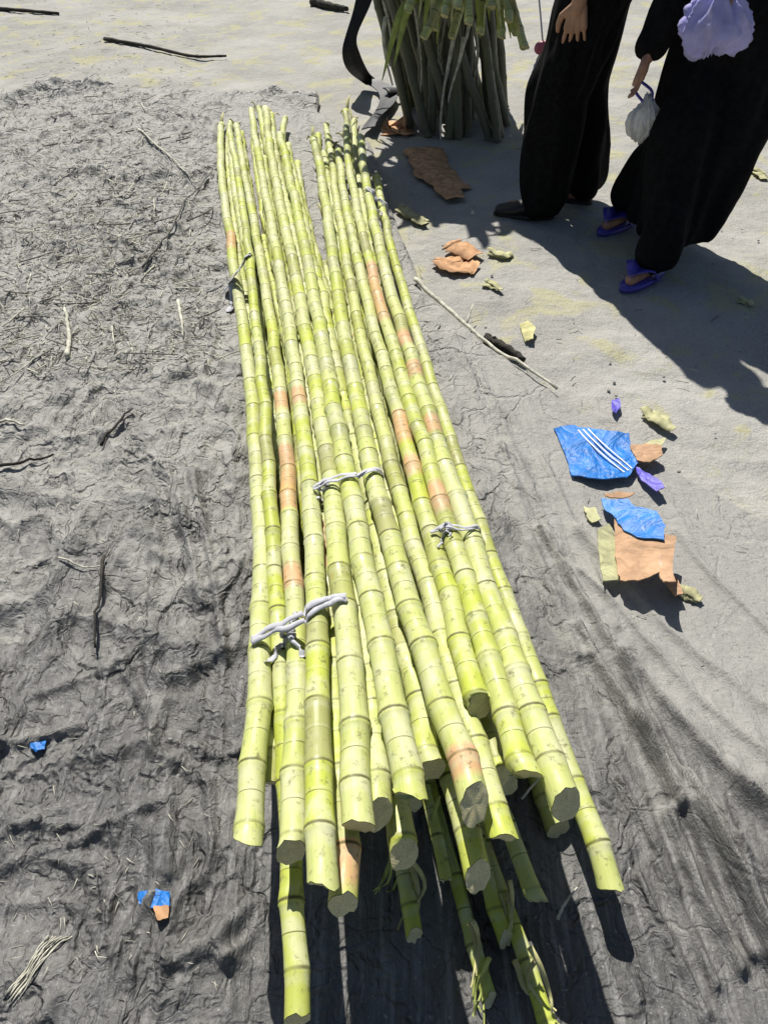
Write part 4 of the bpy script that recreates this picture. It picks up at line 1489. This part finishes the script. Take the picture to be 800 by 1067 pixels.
def person_two():
    fa, fb = P(672, 292), P(646, 236)                # near foot, far sandalled foot
    c_ = P(692, 262)
    root = empty('person', (c_.x, c_.y, 0), 'person in a long black robe and blue-strapped sandals holding plastic bags', 'person')
    fwd = Vector((-.75, -.65, 0)).normalized()
    sd = Vector((0, 0, 1)).cross(fwd).normalized()
    base = Vector((c_.x + .05, c_.y + .03, 0))
    pel = base + Vector((.03, 0, .9))
    chest = pel + Vector((.0, .0, .36)) + fwd * .03
    neck = chest + Vector((0, 0, .17)) + fwd * .02
    head = neck + Vector((0, 0, .145)) + fwd * .045
    parts = [capsule(pel - sd * .07, pel + sd * .07, .1, .1), capsule(pel, chest, .115, .125, 18, 1.1, sd),
             capsule(chest + Vector((0, 0, .07)) - sd * .11, chest + Vector((0, 0, .07)) + sd * .11, .062, .062),
             capsule(chest + Vector((0, 0, .1)), head - Vector((0, 0, .04)), .052, .048)]
    parts += head_parts(head, fwd)
    robe = []
    for f, sg in ((fa, -1), (fb, 1)):
        hip = pel + sd * sg * .08 - Vector((0, 0, .03))
        an = Vector((f.x, f.y, .085)) - fwd * .03
        kn = hip.lerp(an, .5) + fwd * .05
        robe.append(capsule(hip, kn, .13, .115))
        robe.append(capsule(kn, Vector((an.x, an.y, .13)), .115, .085))
        toe = fwd if sg == -1 else Vector((-.75, -.66, 0)).normalized()
        parts += [capsule(hip, kn, .075, .052), capsule(kn, an, .05, .034), capsule(an - Vector((0, 0, .035)), an - Vector((0, 0, .045)) + toe * .14, .03, .022)]
    rings = []
    for z, wx, wy, ox in ((.10, .15, .22, -.05), (.13, .16, .23, -.05), (.35, .185, .23, -.02), (.6, .215, .2, .02), (.85, .225, .185, .035), (1.05, .2, .16, .03), (1.25, .2, .15, .02), (1.38, .17, .12, .01), (1.46, .07, .07, 0)):
        q = base + fwd * (.02 if z > 1 else 0)
        rings.append([Vector((q.x + ox + wx * math.cos(a) * (1 + (.09 * math.sin(a * 7 + 1) + .06 * math.sin(a * 11 + z * 2)) * max(0, 1 - z / 1.2)),
                              q.y + wy * math.sin(a) * (1 + (.09 * math.sin(a * 7 + 1)) * max(0, 1 - z / 1.2)), z)) for a in np.linspace(0, 2 * math.pi, 72, endpoint=False)])
    robe.append(loft(rings))
    shl = chest + Vector((0, 0, .08)) - sd * .17              # arm on the left of the picture
    wr = Q(676, 52, c_.y - .02)
    el = shl.lerp(wr, .5) - fwd * .05 + Vector((-.05, 0, 0))
    parts += [capsule(shl, el, .045, .037), capsule(el, wr, .036, .026)]
    parts += hand_parts(wr, Vector((-.05, 0, -1)), fwd, Vector((-.4, -.9, 0)).normalized(), .55, .95)
    robe += [capsule(shl, el, .07, .06), capsule(el, el.lerp(wr, .97), .06, .046)]
    shr = chest + Vector((0, 0, .08)) + sd * .17
    wr2 = Q(765, -18, c_.y - .30)
    el2 = shr.lerp(wr2, .5) + Vector((.09, .02, -.05))
    parts += [capsule(shr, el2, .045, .037), capsule(el2, wr2, .036, .026)]
    parts += hand_parts(wr2, Vector((-.1, -.3, -1)), Vector((-1, .2, 0)).normalized(), Vector((-.2, -1, 0)).normalized(), .6, .95)
    robe += [capsule(shr, el2, .07, .06), capsule(el2, el2.lerp(wr2, .9), .06, .05)]
    fuse('body', parts, .0038, MAT_SKIN, root, 2)
    fuse('robe', robe, .012, MAT_BLACK2, root, 5, .030, 10, 5.0, .14)
    fuse('headscarf', [capsule(head + Vector((0, 0, .0)) - fwd * .04, head + Vector((0, 0, .045)) - fwd * .024, .092, .092, 18, .95, sd),
                       capsule(head - Vector((0, 0, .1)) - fwd * .02, neck - Vector((0, 0, .05)), .085, .12)], .01, MAT_BLACK2, root, 3, .006, 12, 2.0, .5)
    eyes(head, fwd, root)
    for f, toe in ((fb, Vector((-.75, -.66, 0)).normalized()), (fa, fwd)):
        sandal(root, Vector((f.x, f.y, 0)) + toe * .01, toe)
    return wr, wr2


w1, w2 = person_two()


def bag(name, centre, size, mat, label, handle_to, hmat, seed, cat='bag'):
    bm = bmesh.new()
    bmesh.ops.create_icosphere(bm, subdivisions=5, radius=1)
    V = []
    for v in bm.verts:
        q = v.co.copy()
        n1 = noise.noise(q * 1.6 + Vector((seed, 0, 0)))
        ang = math.atan2(q.y, q.x)
        n2 = 1.3 * (1 - abs(math.sin(ang * 4.5 + 2.2 * noise.noise(q * 1.3 + Vector((seed, seed, 0))) + q.z * 1.4)) * 2)
        n3 = 1 - abs(noise.noise(q * 8 + Vector((0, 0, seed)))) * 2
        s = 1 + .28 * n1 + .12 * n2 + .05 * n3
        taper = 1 - .72 * max(0, q.z) ** 1.3
        V.append(centre + Vector((q.x * s * size[0] * taper, q.y * s * size[1] * taper, q.z * s * size[2])))
    F = [tuple(v.index for v in f.verts) for f in bm.faces]
    bm.free()
    o = mesh_obj(name, V, F, mat, loc=centre - Vector((0, 0, size[2])))
    tag(o, label, cat)
    vfs = []
    for sg in (-1, 1):
        a = centre + Vector((sg * size[0] * .35, 0, size[2] * .75))
        m_ = a.lerp(handle_to, .5) + Vector((sg * .02, 0, 0))
        vfs.append(ribbon(spline([a, m_, handle_to], 10), .02, Vector((.3, 1, 0)), .002, .3))
    V, F = join(*vfs)
    mesh_obj('handle', V, F, hmat, parent=o)
    return o


bag('plastic_bag', Q(746, 22, w2.y - .04), (.105, .07, .085), MAT_BAG, 'crumpled lavender plastic bag hanging in front of the black robe', w2 + Vector((-.01, -.03, -.07)), MAT_BAGBLUE, 3.0)
bag('plastic_bag', Q(671, 122, w1.y - .02), (.05, .04, .07), MAT_BAGCLEAR, 'small clear plastic bag with blue handles hanging between the two people', w1 + Vector((-.01, -.01, -.09)), MAT_BAGBLUE, 8.0)


def hanging_string():
    top = Q(566, 50, 3.72)
    pts = [top, Q(558, 68, 3.72), Q(552, 88, 3.7), Q(550, 112, 3.7), P(548, 132, .012), P(556, 150, .01)]
    path = spline(pts, 30)
    V, F = tube(path, [.006 + .004 * math.sin(i * 1.3) ** 2 for i in range(30)], 6)
    o = mesh_obj('twine', V, F, MAT_TIE, loc=path[-1])
    tag(o, 'white twine with a pink tag trailing between bundle and black trousers', 'twine')
    V, F = capsule(top + Vector((-.015, 0, 0)), top + Vector((.03, 0, .01)), .026, .022, 12, .6)
    mesh_obj('tag', V, F, MAT_PINK, parent=o)
    up = spline([top, top + Vector((-.06, .12, .25)), Vector((Q(520, 0, 4.05).x, 4.05, .93))], 14)
    V, F = tube(up, .004, 6)
    mesh_obj('upper_length', V, F, MAT_TIE, parent=o)


hanging_string()
bpy.context.view_layer.update()
